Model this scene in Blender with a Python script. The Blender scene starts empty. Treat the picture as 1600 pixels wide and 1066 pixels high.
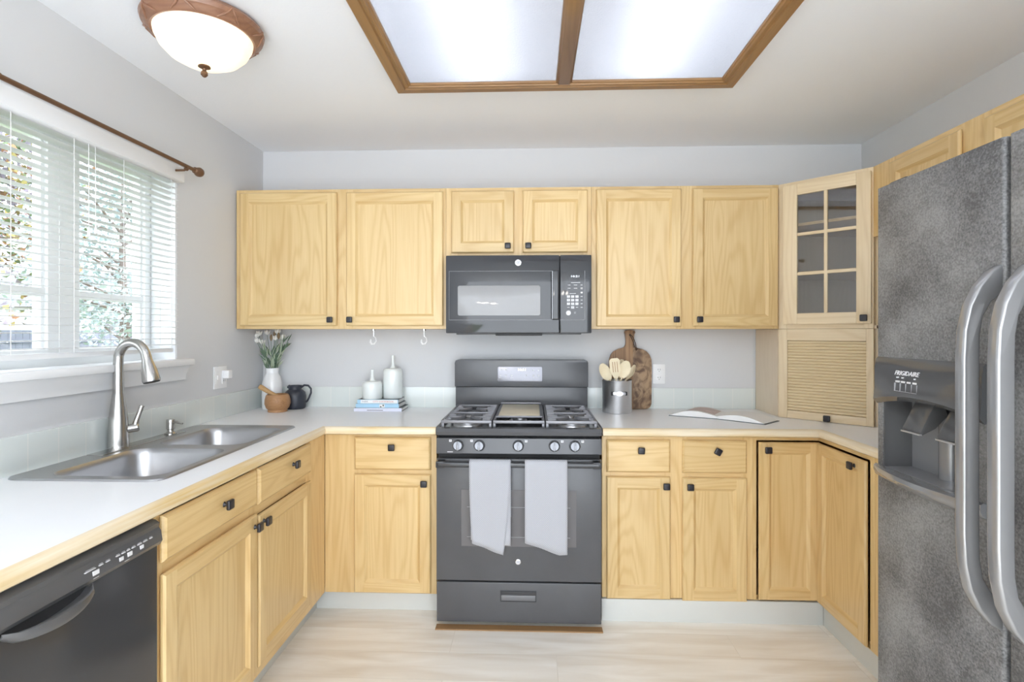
import bpy, bmesh, math, random
from mathutils import Vector, Matrix
random.seed(7)
SC = bpy.context.scene
COL = SC.collection
PI = math.pi

# ------------------------------------------------------------------ camera, world, sun, exposure
F_PX, H_CAM, D = 848.0, 1.355, 3.19
YAW = math.atan(32 / F_PX)
cd = bpy.data.cameras.new('camera'); cam = bpy.data.objects.new('camera', cd); COL.objects.link(cam)
cam.location = (0, 0, H_CAM); cam.rotation_euler = (PI / 2, 0, YAW)
cd.sensor_width = 36; cd.lens = F_PX / 1600 * 36; cd.shift_y = (520 - 533) / 1600; cd.clip_start = .02
SC.camera = cam

world = bpy.data.worlds.new('sky'); SC.world = world; world.use_nodes = True
wn = world.node_tree.nodes; wl = world.node_tree.links
bg = wn['Background']; bg.inputs['Color'].default_value = (0.89, 0.955, 1.03, 1); bg.inputs['Strength'].default_value = 3.8

sd = bpy.data.lights.new('sun', 'SUN'); sun = bpy.data.objects.new('sun', sd); COL.objects.link(sun)
sd.energy = 3.0; sd.angle = math.radians(3); sd.color = (1, .96, .9)
sun.rotation_euler = Vector((0.75, -0.25, 0.75)).to_track_quat('Z', 'Y').to_euler()

SC.view_settings.view_transform = 'Standard'; SC.view_settings.look = 'None'
SC.view_settings.exposure = 0.6; SC.view_settings.gamma = 1; SC.view_settings.use_curve_mapping = False
try:
    SC.cycles.use_denoising = True; SC.cycles.denoiser = 'OPENIMAGEDENOISE'
    SC.cycles.max_bounces = 12; SC.cycles.diffuse_bounces = 8; SC.cycles.transmission_bounces = 12; SC.cycles.transparent_max_bounces = 16
    SC.cycles.caustics_reflective = False; SC.cycles.caustics_refractive = True; SC.cycles.sample_clamp_indirect = 6
except Exception: pass

# ------------------------------------------------------------------ materials
MATS = {}
def nmat(name):
    m = bpy.data.materials.new(name); m.use_nodes = True; MATS[name] = m
    return m, m.node_tree.nodes, m.node_tree.links, m.node_tree.nodes['Principled BSDF']
def setp(b, **k):
    names = dict(rough='Roughness', metal='Metallic', coat='Coat Weight', coatr='Coat Roughness', spec='Specular IOR Level', trans='Transmission Weight', ior='IOR', sheen='Sheen Weight', emis='Emission Strength', alpha='Alpha', sss='Subsurface Weight')
    for a, v in k.items():
        if a == 'color': b.inputs['Base Color'].default_value = (*v, 1)
        elif a == 'ecol': b.inputs['Emission Color'].default_value = (*v, 1)
        else: b.inputs[names[a]].default_value = v
def plain(name, color, rough=.5, metal=0, bump=0, bscale=200, var=0, vscale=3, **k):
    m, n, l, b = nmat(name); setp(b, color=color, rough=rough, metal=metal, **k)
    tc = n.new('ShaderNodeTexCoord')
    if bump:
        nz = n.new('ShaderNodeTexNoise'); nz.inputs['Scale'].default_value = bscale; nz.inputs['Detail'].default_value = 3
        bp = n.new('ShaderNodeBump'); bp.inputs['Strength'].default_value = bump; bp.inputs['Distance'].default_value = .002
        l.new(tc.outputs['Object'], nz.inputs['Vector']); l.new(nz.outputs['Fac'], bp.inputs['Height']); l.new(bp.outputs['Normal'], b.inputs['Normal'])
    if var:
        nz2 = n.new('ShaderNodeTexNoise'); nz2.inputs['Scale'].default_value = vscale; nz2.inputs['Detail'].default_value = 4
        mx = n.new('ShaderNodeMix'); mx.data_type = 'RGBA'
        mx.inputs['A'].default_value = (*[c * (1 - var) for c in color], 1); mx.inputs['B'].default_value = (*[min(1, c * (1 + var)) for c in color], 1)
        l.new(tc.outputs['Object'], nz2.inputs['Vector']); l.new(nz2.outputs['Fac'], mx.inputs['Factor']); l.new(mx.outputs['Result'], b.inputs['Base Color'])
    return m
def wood(name, axis, dark, light, rough=.38, ringk=30, coat=.25, contrast=1.0, sc=1.0, pores=.5):
    """grain along local axis 0/1/2; wavy growth lines and fine pores"""
    m, n, l, b = nmat(name); setp(b, rough=rough, coat=coat, coatr=.3)
    tc = n.new('ShaderNodeTexCoord'); oi = n.new('ShaderNodeObjectInfo')
    mul = n.new('ShaderNodeMath'); mul.operation = 'MULTIPLY'; mul.inputs[1].default_value = 37
    l.new(oi.outputs['Random'], mul.inputs[0])
    add = n.new('ShaderNodeVectorMath'); add.operation = 'ADD'
    l.new(tc.outputs['Object'], add.inputs[0]); l.new(mul.outputs[0], add.inputs[1])
    def mp(s_across, s_along):
        k = n.new('ShaderNodeMapping'); s = [s_across * sc] * 3; s[axis] = s_along * sc
        k.inputs['Scale'].default_value = s; l.new(add.outputs[0], k.inputs['Vector']); return k
    n1 = n.new('ShaderNodeTexNoise'); n1.inputs['Scale'].default_value = 1; n1.inputs['Detail'].default_value = 1.5; n1.inputs['Distortion'].default_value = .15
    l.new(mp(7, .75).outputs[0], n1.inputs['Vector'])
    k = n.new('ShaderNodeMath'); k.operation = 'MULTIPLY'; k.inputs[1].default_value = ringk * 6.28 / 2; l.new(n1.outputs['Fac'], k.inputs[0])
    s = n.new('ShaderNodeMath'); s.operation = 'SINE'; l.new(k.outputs[0], s.inputs[0])
    r = n.new('ShaderNodeMapRange'); r.inputs['From Min'].default_value = -1; r.inputs['From Max'].default_value = 1; l.new(s.outputs[0], r.inputs['Value'])
    pw = n.new('ShaderNodeMath'); pw.operation = 'POWER'; pw.inputs[1].default_value = 2.2; l.new(r.outputs[0], pw.inputs[0])
    n2 = n.new('ShaderNodeTexNoise'); n2.inputs['Scale'].default_value = 1; n2.inputs['Detail'].default_value = 3
    l.new(mp(170, 5).outputs[0], n2.inputs['Vector'])
    n3 = n.new('ShaderNodeTexNoise'); n3.inputs['Scale'].default_value = 1; n3.inputs['Detail'].default_value = 1
    l.new(mp(6, 1.2).outputs[0], n3.inputs['Vector'])
    a1 = n.new('ShaderNodeMath'); a1.operation = 'MULTIPLY'; a1.inputs[1].default_value = .26 * contrast; l.new(pw.outputs[0], a1.inputs[0])
    a2 = n.new('ShaderNodeMath'); a2.operation = 'MULTIPLY_ADD'; a2.inputs[1].default_value = pores * contrast; l.new(n2.outputs['Fac'], a2.inputs[0]); l.new(a1.outputs[0], a2.inputs[2])
    a3 = n.new('ShaderNodeMath'); a3.operation = 'MULTIPLY_ADD'; a3.inputs[1].default_value = .5 * contrast; l.new(n3.outputs['Fac'], a3.inputs[0]); l.new(a2.outputs[0], a3.inputs[2])
    a4 = n.new('ShaderNodeMath'); a4.operation = 'SUBTRACT'; a4.inputs[1].default_value = .22 * contrast; a4.use_clamp = True; l.new(a3.outputs[0], a4.inputs[0])
    mx = n.new('ShaderNodeMix'); mx.data_type = 'RGBA'; mx.inputs['A'].default_value = (*light, 1); mx.inputs['B'].default_value = (*dark, 1)
    l.new(a4.outputs[0], mx.inputs['Factor'])
    hs = n.new('ShaderNodeHueSaturation'); vr = n.new('ShaderNodeMapRange'); vr.inputs['To Min'].default_value = .95; vr.inputs['To Max'].default_value = 1.04
    l.new(oi.outputs['Random'], vr.inputs['Value']); l.new(vr.outputs[0], hs.inputs['Value']); l.new(mx.outputs['Result'], hs.inputs['Color'])
    l.new(hs.outputs[0], b.inputs['Base Color'])
    bp = n.new('ShaderNodeBump'); bp.inputs['Strength'].default_value = .12; bp.inputs['Distance'].default_value = .001
    l.new(n2.outputs['Fac'], bp.inputs['Height']); l.new(bp.outputs['Normal'], b.inputs['Normal'])
    return m
OD, OL = (.53, .325, .115), (.76, .575, .295)
oak_v = wood('oak_vertical', 2, OD, OL); oak_h = wood('oak_horizontal', 0, OD, OL)
OLu, ODu = (.775, .52, .24), (.57, .31, .105)
oak_side = wood('oak_side_panel', 2, (.46, .28, .10), (.64, .42, .19))
oak_pale = wood('pale_oak', 2, (.58, .43, .24), (.76, .63, .43)); oak_paleh = wood('pale_oak_across', 0, (.58, .43, .24), (.76, .63, .43))
tambour_m = plain('tambour_slats', (.66, .53, .33), .45, var=.08, vscale=9)
ply_pale = wood('pale_plywood', 2, (.56, .45, .30), (.70, .59, .44), contrast=.6)
frame_wood = wood('ceiling_frame_oak', 0, (.20, .095, .028), (.36, .19, .065), coat=.4)
frame_wood_y = wood('ceiling_frame_oak_long', 1, (.20, .095, .028), (.36, .19, .065), coat=.4)
edge_wood_x = wood('worn_edge_wood', 0, (.66, .47, .20), (.88, .83, .71), contrast=1.5, ringk=14)
edge_wood_y = wood('worn_edge_wood_long', 1, (.66, .47, .20), (.88, .83, .71), contrast=1.5, ringk=14)
board_wood = wood('walnut_board', 2, (.13, .062, .026), (.42, .25, .125), contrast=1.25, sc=1.7, ringk=16, coat=.05, rough=.55)
_n = board_wood.node_tree.nodes; _l = board_wood.node_tree.links; _b = _n['Principled BSDF']; _src = _b.inputs['Base Color'].links[0].from_socket
_tc = _n.new('ShaderNodeTexCoord'); _sx = _n.new('ShaderNodeSeparateXYZ'); _l.new(_tc.outputs['Object'], _sx.inputs[0])
_mr = _n.new('ShaderNodeMapRange'); _mr.inputs['From Min'].default_value = .012; _mr.inputs['From Max'].default_value = .016; _l.new(_sx.outputs['X'], _mr.inputs['Value'])
_nz = _n.new('ShaderNodeTexNoise'); _nz.inputs['Scale'].default_value = 11; _nz.inputs['Detail'].default_value = 5; _nz.inputs['Distortion'].default_value = 2.2; _l.new(_tc.outputs['Object'], _nz.inputs['Vector'])
_cr = _n.new('ShaderNodeValToRGB'); _cr.color_ramp.elements[0].position = .38; _cr.color_ramp.elements[0].color = (.13, .075, .045, 1); _cr.color_ramp.elements[1].position = .62; _cr.color_ramp.elements[1].color = (.40, .27, .16, 1); _l.new(_nz.outputs['Fac'], _cr.inputs[0])
_mx = _n.new('ShaderNodeMix'); _mx.data_type = 'RGBA'; _l.new(_mr.outputs[0], _mx.inputs['Factor']); _l.new(_src, _mx.inputs['A']); _l.new(_cr.outputs[0], _mx.inputs['B']); _l.new(_mx.outputs['Result'], _b.inputs['Base Color'])
bowl_wood = wood('mortar_wood', 0, (.27, .12, .045), (.50, .28, .13), sc=3, coat=.1, rough=.5)
pestle_wood = wood('pestle_wood', 0, (.36, .19, .07), (.60, .38, .17), sc=4, coat=.1, rough=.5)
spoon_wood = wood('beech_utensil', 2, (.74, .60, .38), (.86, .76, .55), sc=3, coat=0, rough=.6, contrast=.5)
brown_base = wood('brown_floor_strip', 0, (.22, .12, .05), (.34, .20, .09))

wall_m = plain('wall_paint', (.65, .66, .675), .85, bump=.15, bscale=160)
ceil_m = plain('ceiling_paint', (.865, .89, .93), .9, bump=.25, bscale=120)
white_trim = plain('white_trim_paint', (.83, .84, .85), .45)
vinyl = plain('white_vinyl', (.92, .925, .93), .4)
slat_m, n_, l_, b_ = nmat('blind_slat'); setp(b_, color=(.86, .86, .86), rough=.5)
tl = n_.new('ShaderNodeBsdfTranslucent'); tl.inputs['Color'].default_value = (.85, .85, .85, 1); ms = n_.new('ShaderNodeMixShader'); ms.inputs[0].default_value = .3
l_.new(b_.outputs[0], ms.inputs[1]); l_.new(tl.outputs[0], ms.inputs[2]); l_.new(ms.outputs[0], n_['Material Output'].inputs['Surface'])
toe_m = plain('white_toe_strip', (.60, .615, .595), .5, var=.04)
laminate = plain('white_laminate', (.84, .855, .88), .32, var=.02, vscale=6)
stainless = plain('brushed_stainless', (.50, .50, .51), .28, 1, bump=.05, bscale=300)
can_steel = plain('bright_brushed_can', (.72, .73, .75), .33, 1, bump=.05, bscale=300)
sink_steel = plain('satin_sink_steel', (.47, .47, .48), .33, 1, bump=.04, bscale=200)
nickel = plain('brushed_nickel', (.52, .51, .49), .24, 1)
blk = plain('black_gloss_enamel', (.045, .047, .052), .06, var=.1, spec=.5)
blk_steel = plain('dark_slate_enamel', (.085, .087, .094), .22, var=.15, vscale=6)
blk_dw = plain('black_dishwasher_front', (.05, .05, .052), .16)
blk_panel = plain('dark_grey_plastic', (.09, .09, .092), .3)
blk_matte = plain('black_matte', (.012, .012, .013), .6)
blk_knob = plain('black_cabinet_knob', (.02, .019, .024), .3)
dark_int = plain('dark_interior', (.02, .02, .02), .8)
grey_knob = plain('range_knob_grey', (.20, .205, .22), .22, .5)
iron = plain('grey_cast_iron', (.20, .20, .215), .33, .35, bump=.1, bscale=400)
steel_light = plain('light_burner_steel', (.62, .62, .64), .3, .8)
griddle_m = plain('stained_griddle', (.72, .65, .50), .4, 0, var=.25, vscale=7)
glass_dark = plain('oven_window_glass', (.135, .13, .135), .12)
mw_screen = plain('microwave_screen', (.30, .30, .305), .04)
print_m = plain('printed_mark', (.72, .72, .74), .5)
print_dim = plain('faint_printed_mark', (.34, .34, .36), .5)
led_m = plain('lit_clock_digits', (.8, .85, .9), .4, ecol=(.85, .92, 1), emis=1.0)
disp_m = plain('grey_display_panel', (.27, .27, .30), .2, .3)
chrome = plain('bright_chrome', (.75, .75, .76), .12, 1)
white_cer = plain('white_ceramic', (.84, .85, .86), .22, coat=.4)
white_cer2 = plain('pale_glazed_ceramic', (.78, .82, .81), .22, coat=.4)
jug_m = plain('matte_charcoal_glaze', (.035, .04, .055), .42)
green_dk = plain('grey_green_leaf', (.10, .16, .10), .6, var=.4, vscale=30)
green_lt = plain('sage_leaf', (.36, .42, .30), .6)
petal = plain('white_petal', (.85, .84, .80), .6)
brown_bud = plain('brown_seed_head', (.22, .15, .08), .7)
paper = plain('book_page', (.80, .80, .79), .6)
paper_img = plain('printed_page_picture', (.50, .38, .34), .4, var=.5, vscale=14)
blue_cov = plain('pale_blue_cover', (.42, .66, .84), .45, var=.06)
lav_cov = plain('lavender_white_cover', (.74, .76, .88), .45)
dark_cov = plain('dark_cover_edge', (.14, .16, .17), .5)
white_cov = plain('white_label', (.85, .86, .86), .45)
red_ink = plain('red_ink', (.62, .22, .20), .5); grey_ink = plain('grey_ink', (.25, .28, .34), .5)
plastic_w = plain('white_plastic', (.86, .865, .87), .35)
bronze = plain('aged_bronze', (.16, .085, .045), .35, .5, var=.3, vscale=20)
ring_m = wood('carved_brown_ring', 0, (.16, .07, .04), (.30, .15, .085), coat=.3)
cord_m = plain('leather_cord', (.06, .03, .02), .7)
alab, n_, l_, b_ = nmat('alabaster_glass_lit'); setp(b_, color=(.9, .82, .7), rough=.3, ecol=(1, .84, .60), emis=1.0)
nz = n_.new('ShaderNodeTexNoise'); nz.inputs['Scale'].default_value = 7; nz.inputs['Detail'].default_value = 3; nz.inputs['Distortion'].default_value = 1.2
mr = n_.new('ShaderNodeMapRange'); mr.inputs['From Min'].default_value = .3; mr.inputs['From Max'].default_value = .7; mr.inputs['To Min'].default_value = .38; mr.inputs['To Max'].default_value = .8
tc_ = n_.new('ShaderNodeTexCoord'); l_.new(tc_.outputs['Object'], nz.inputs['Vector']); l_.new(nz.outputs['Fac'], mr.inputs['Value']); l_.new(mr.outputs[0], b_.inputs['Emission Strength'])
tube_m = plain('lit_fluorescent_tube', (.9, .9, .9), .5, ecol=(.95, .975, 1), emis=9.0)
bulb_shade = plain('lit_frosted_shade', (.9, .88, .84), .4, ecol=(1, .95, .88), emis=20)
# prismatic diffuser: a lit translucent sheet with fine bumps
diff_m, n_, l_, b_ = nmat('prismatic_diffuser'); n_.remove(b_)
tr = n_.new('ShaderNodeBsdfTranslucent'); tr.inputs['Color'].default_value = (.38, .385, .40, 1)
rf = n_.new('ShaderNodeBsdfRefraction'); rf.inputs['Roughness'].default_value = .26; rf.inputs['IOR'].default_value = 1.25; rf.inputs['Color'].default_value = (.95, .96, 1, 1)
em = n_.new('ShaderNodeEmission'); em.inputs['Color'].default_value = (.93, .96, 1, 1); em.inputs['Strength'].default_value = .10
m1 = n_.new('ShaderNodeMixShader'); m1.inputs[0].default_value = .4; ad = n_.new('ShaderNodeAddShader')
vo = n_.new('ShaderNodeTexVoronoi'); vo.inputs['Scale'].default_value = 120; bp = n_.new('ShaderNodeBump'); bp.inputs['Strength'].default_value = .6; bp.inputs['Distance'].default_value = .002
tc_ = n_.new('ShaderNodeTexCoord'); l_.new(tc_.outputs['Object'], vo.inputs['Vector']); l_.new(vo.outputs['Distance'], bp.inputs['Height']); l_.new(bp.outputs['Normal'], rf.inputs['Normal'])
l_.new(tr.outputs[0], m1.inputs[1]); l_.new(rf.outputs[0], m1.inputs[2]); l_.new(m1.outputs[0], ad.inputs[0]); l_.new(em.outputs[0], ad.inputs[1]); l_.new(ad.outputs[0], n_['Material Output'].inputs['Surface'])
# clear panes: thin glass that lets daylight through
def pane_mat(name, tint, refl):
    m, n, l, b = nmat(name); n.remove(b)
    t = n.new('ShaderNodeBsdfTransparent'); t.inputs['Color'].default_value = (*tint, 1); g = n.new('ShaderNodeBsdfGlossy'); g.inputs['Roughness'].default_value = .02
    fr = n.new('ShaderNodeLayerWeight'); fr.inputs['Blend'].default_value = .5
    pw = n.new('ShaderNodeMath'); pw.operation = 'POWER'; pw.inputs[1].default_value = 5; l.new(fr.outputs['Facing'], pw.inputs[0])
    mm = n.new('ShaderNodeMath'); mm.operation = 'MULTIPLY_ADD'; mm.inputs[1].default_value = .9; mm.inputs[2].default_value = .04 * refl; mm.use_clamp = True
    l.new(pw.outputs[0], mm.inputs[0]); x = n.new('ShaderNodeMixShader'); l.new(mm.outputs[0], x.inputs[0]); l.new(t.outputs[0], x.inputs[1]); l.new(g.outputs[0], x.inputs[2])
    l.new(x.outputs[0], n['Material Output'].inputs['Surface']); return m
pane_m = pane_mat('window_glass', (.97, .98, .98), 1.0); cab_glass = pane_mat('cabinet_glass', (.90, .91, .90), 2.2)
# tiles: pale green glaze with grout lines (position based, so one builder serves both walls)
def tile_mat(name, axis):
    m, n, l, b = nmat(name); setp(b, rough=.25, coat=.3)
    tc = n.new('ShaderNodeTexCoord'); mp = n.new('ShaderNodeMapping')
    if axis == 1: mp.inputs['Rotation'].default_value = (0, 0, -PI / 2)
    sx = n.new('ShaderNodeSeparateXYZ'); cx = n.new('ShaderNodeCombineXYZ')
    l.new(tc.outputs['Object'], mp.inputs['Vector']); l.new(mp.outputs[0], sx.inputs[0]); l.new(sx.outputs['X'], cx.inputs['X']); l.new(sx.outputs['Z'], cx.inputs['Y'])
    br = n.new('ShaderNodeTexBrick'); br.offset = 0; br.inputs['Scale'].default_value = 1; br.inputs['Brick Width'].default_value = .112; br.inputs['Row Height'].default_value = .3
    br.inputs['Mortar Size'].default_value = .0022; br.inputs['Mortar Smooth'].default_value = .3
    br.inputs['Color1'].default_value = (.74, .785, .765, 1); br.inputs['Color2'].default_value = (.715, .77, .755, 1); br.inputs['Mortar'].default_value = (.80, .82, .79, 1)
    ad = n.new('ShaderNodeVectorMath'); ad.inputs[1].default_value = (.03, 10.05, 0); l.new(cx.outputs[0], ad.inputs[0])
    l.new(ad.outputs[0], br.inputs['Vector']); l.new(br.outputs['Color'], b.inputs['Base Color']); return m
tile_x = tile_mat('pale_green_tile_back', 0); tile_y = tile_mat('pale_green_tile_left', 1)
# floor planks
fl, n_, l_, b_ = nmat('pale_oak_plank_floor'); setp(b_, rough=.42)
tc_ = n_.new('ShaderNodeTexCoord'); br = n_.new('ShaderNodeTexBrick'); br.inputs['Scale'].default_value = 1; br.inputs['Brick Width'].default_value = 1.22; br.inputs['Row Height'].default_value = .18; br.inputs['Mortar Size'].default_value = .0012; br.offset = .37
br.inputs['Color1'].default_value = (.88, .88, .88, 1); br.inputs['Color2'].default_value = (1, 1, 1, 1); br.inputs['Mortar'].default_value = (.62, .60, .56, 1)
l_.new(tc_.outputs['Object'], br.inputs['Vector'])
mp = n_.new('ShaderNodeMapping'); mp.inputs['Scale'].default_value = (1.3, 9, 1); l_.new(tc_.outputs['Object'], mp.inputs['Vector'])
ofs = n_.new('ShaderNodeVectorMath'); ofs.operation = 'MULTIPLY_ADD'; ofs.inputs[1].default_value = (7, 7, 7); l_.new(br.outputs['Color'], ofs.inputs[0]); l_.new(mp.outputs[0], ofs.inputs[2])
nz = n_.new('ShaderNodeTexNoise'); nz.inputs['Scale'].default_value = 1.6; nz.inputs['Detail'].default_value = 6; nz.inputs['Distortion'].default_value = .7; l_.new(ofs.outputs[0], nz.inputs['Vector'])
cr = n_.new('ShaderNodeValToRGB'); cr.color_ramp.elements[0].position = .3; cr.color_ramp.elements[0].color = (.76, .70, .61, 1); cr.color_ramp.elements[1].position = .68; cr.color_ramp.elements[1].color = (.92, .895, .84, 1)
l_.new(nz.outputs['Fac'], cr.inputs[0]); mx = n_.new('ShaderNodeMix'); mx.data_type = 'RGBA'; mx.blend_type = 'MULTIPLY'; mx.inputs['Factor'].default_value = .45
l_.new(cr.outputs[0], mx.inputs['A']); l_.new(br.outputs['Color'], mx.inputs['B']); l_.new(mx.outputs['Result'], b_.inputs['Base Color'])
# textured fridge skin
fr_m, n_, l_, b_ = nmat('pebbled_black_fridge_skin'); setp(b_, rough=.38)
tc_ = n_.new('ShaderNodeTexCoord'); nz = n_.new('ShaderNodeTexNoise'); nz.inputs['Scale'].default_value = 230; nz.inputs['Detail'].default_value = 2
bp = n_.new('ShaderNodeBump'); bp.inputs['Strength'].default_value = .9; bp.inputs['Distance'].default_value = .0012; l_.new(tc_.outputs['Object'], nz.inputs['Vector']); l_.new(nz.outputs['Fac'], bp.inputs['Height']); l_.new(bp.outputs['Normal'], b_.inputs['Normal'])
n2 = n_.new('ShaderNodeTexNoise'); n2.inputs['Scale'].default_value = 5; n2.inputs['Detail'].default_value = 6; l_.new(tc_.outputs['Object'], n2.inputs['Vector'])
cr = n_.new('ShaderNodeValToRGB'); cr.color_ramp.elements[0].position = .35; cr.color_ramp.elements[0].color = (.075, .075, .077, 1); cr.color_ramp.elements[1].position = .7; cr.color_ramp.elements[1].color = (.25, .25, .252, 1)
n3 = n_.new('ShaderNodeTexNoise'); n3.inputs['Scale'].default_value = 210; n3.inputs['Detail'].default_value = 1; l_.new(tc_.outputs['Object'], n3.inputs['Vector'])
s1 = n_.new('ShaderNodeMath'); s1.operation = 'MULTIPLY_ADD'; s1.inputs[1].default_value = .5; s1.inputs[2].default_value = -.25; l_.new(n3.outputs['Fac'], s1.inputs[0])
s2 = n_.new('ShaderNodeMath'); s2.operation = 'ADD'; l_.new(s1.outputs[0], s2.inputs[0]); l_.new(n2.outputs['Fac'], s2.inputs[1]); l_.new(s2.outputs[0], cr.inputs[0]); l_.new(cr.outputs[0], b_.inputs['Base Color'])
handle_m = plain('grey_gloss_handle', (.30, .30, .305), .14, .5)
fr_gloss = plain('glossy_black_dispenser', (.085, .085, .087), .06)
niche_m = plain('grey_dispenser_recess', (.30, .30, .305), .25, .4)
# waffle towel
tw, n_, l_, b_ = nmat('grey_waffle_cotton'); setp(b_, rough=.9, sheen=.2)
tc_ = n_.new('ShaderNodeTexCoord'); ck = n_.new('ShaderNodeTexChecker'); ck.inputs['Scale'].default_value = 250; ck.inputs['Color1'].default_value = (.33, .34, .37, 1); ck.inputs['Color2'].default_value = (.50, .51, .55, 1)
mp = n_.new('ShaderNodeMapping'); mp.inputs['Scale'].default_value = (1, .0, 1); l_.new(tc_.outputs['Object'], mp.inputs['Vector']); l_.new(mp.outputs[0], ck.inputs['Vector'])
l_.new(ck.outputs['Color'], b_.inputs['Base Color']); bp = n_.new('ShaderNodeBump'); bp.inputs['Strength'].default_value = .5; bp.inputs['Distance'].default_value = .002; l_.new(ck.outputs['Fac'], bp.inputs['Height']); l_.new(bp.outputs['Normal'], b_.inputs['Normal'])
leafA = plain('autumn_leaf_rust', (.22, .11, .05), .7, var=.6, vscale=2); leafB = plain('autumn_leaf_yellow', (.30, .25, .08), .7, var=.5, vscale=2); leafC = plain('leaf_green', (.12, .17, .08), .7, var=.5, vscale=2)
leafP = plain('mauve_grey_leaf', (.27, .24, .30), .7, var=.4, vscale=2); leafE = plain('light_blue_grey_leaf', (.50, .57, .62), .7, var=.3, vscale=2)
leafD = plain('pale_grey_green_leaf', (.42, .50, .50), .7, var=.4, vscale=2)
bark = plain('bark', (.16, .12, .10), .9, bump=.5, bscale=20)
fence_m = plain('weathered_fence', (.20, .21, .26), .8, var=.25, vscale=4); grass_m = plain('lawn', (.16, .20, .10), .95, var=.4, vscale=3)
siding = plain('white_siding', (.62, .62, .63), .6); roof_m = plain('roof_shingle', (.14, .14, .16), .9, var=.3, vscale=8)

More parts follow.
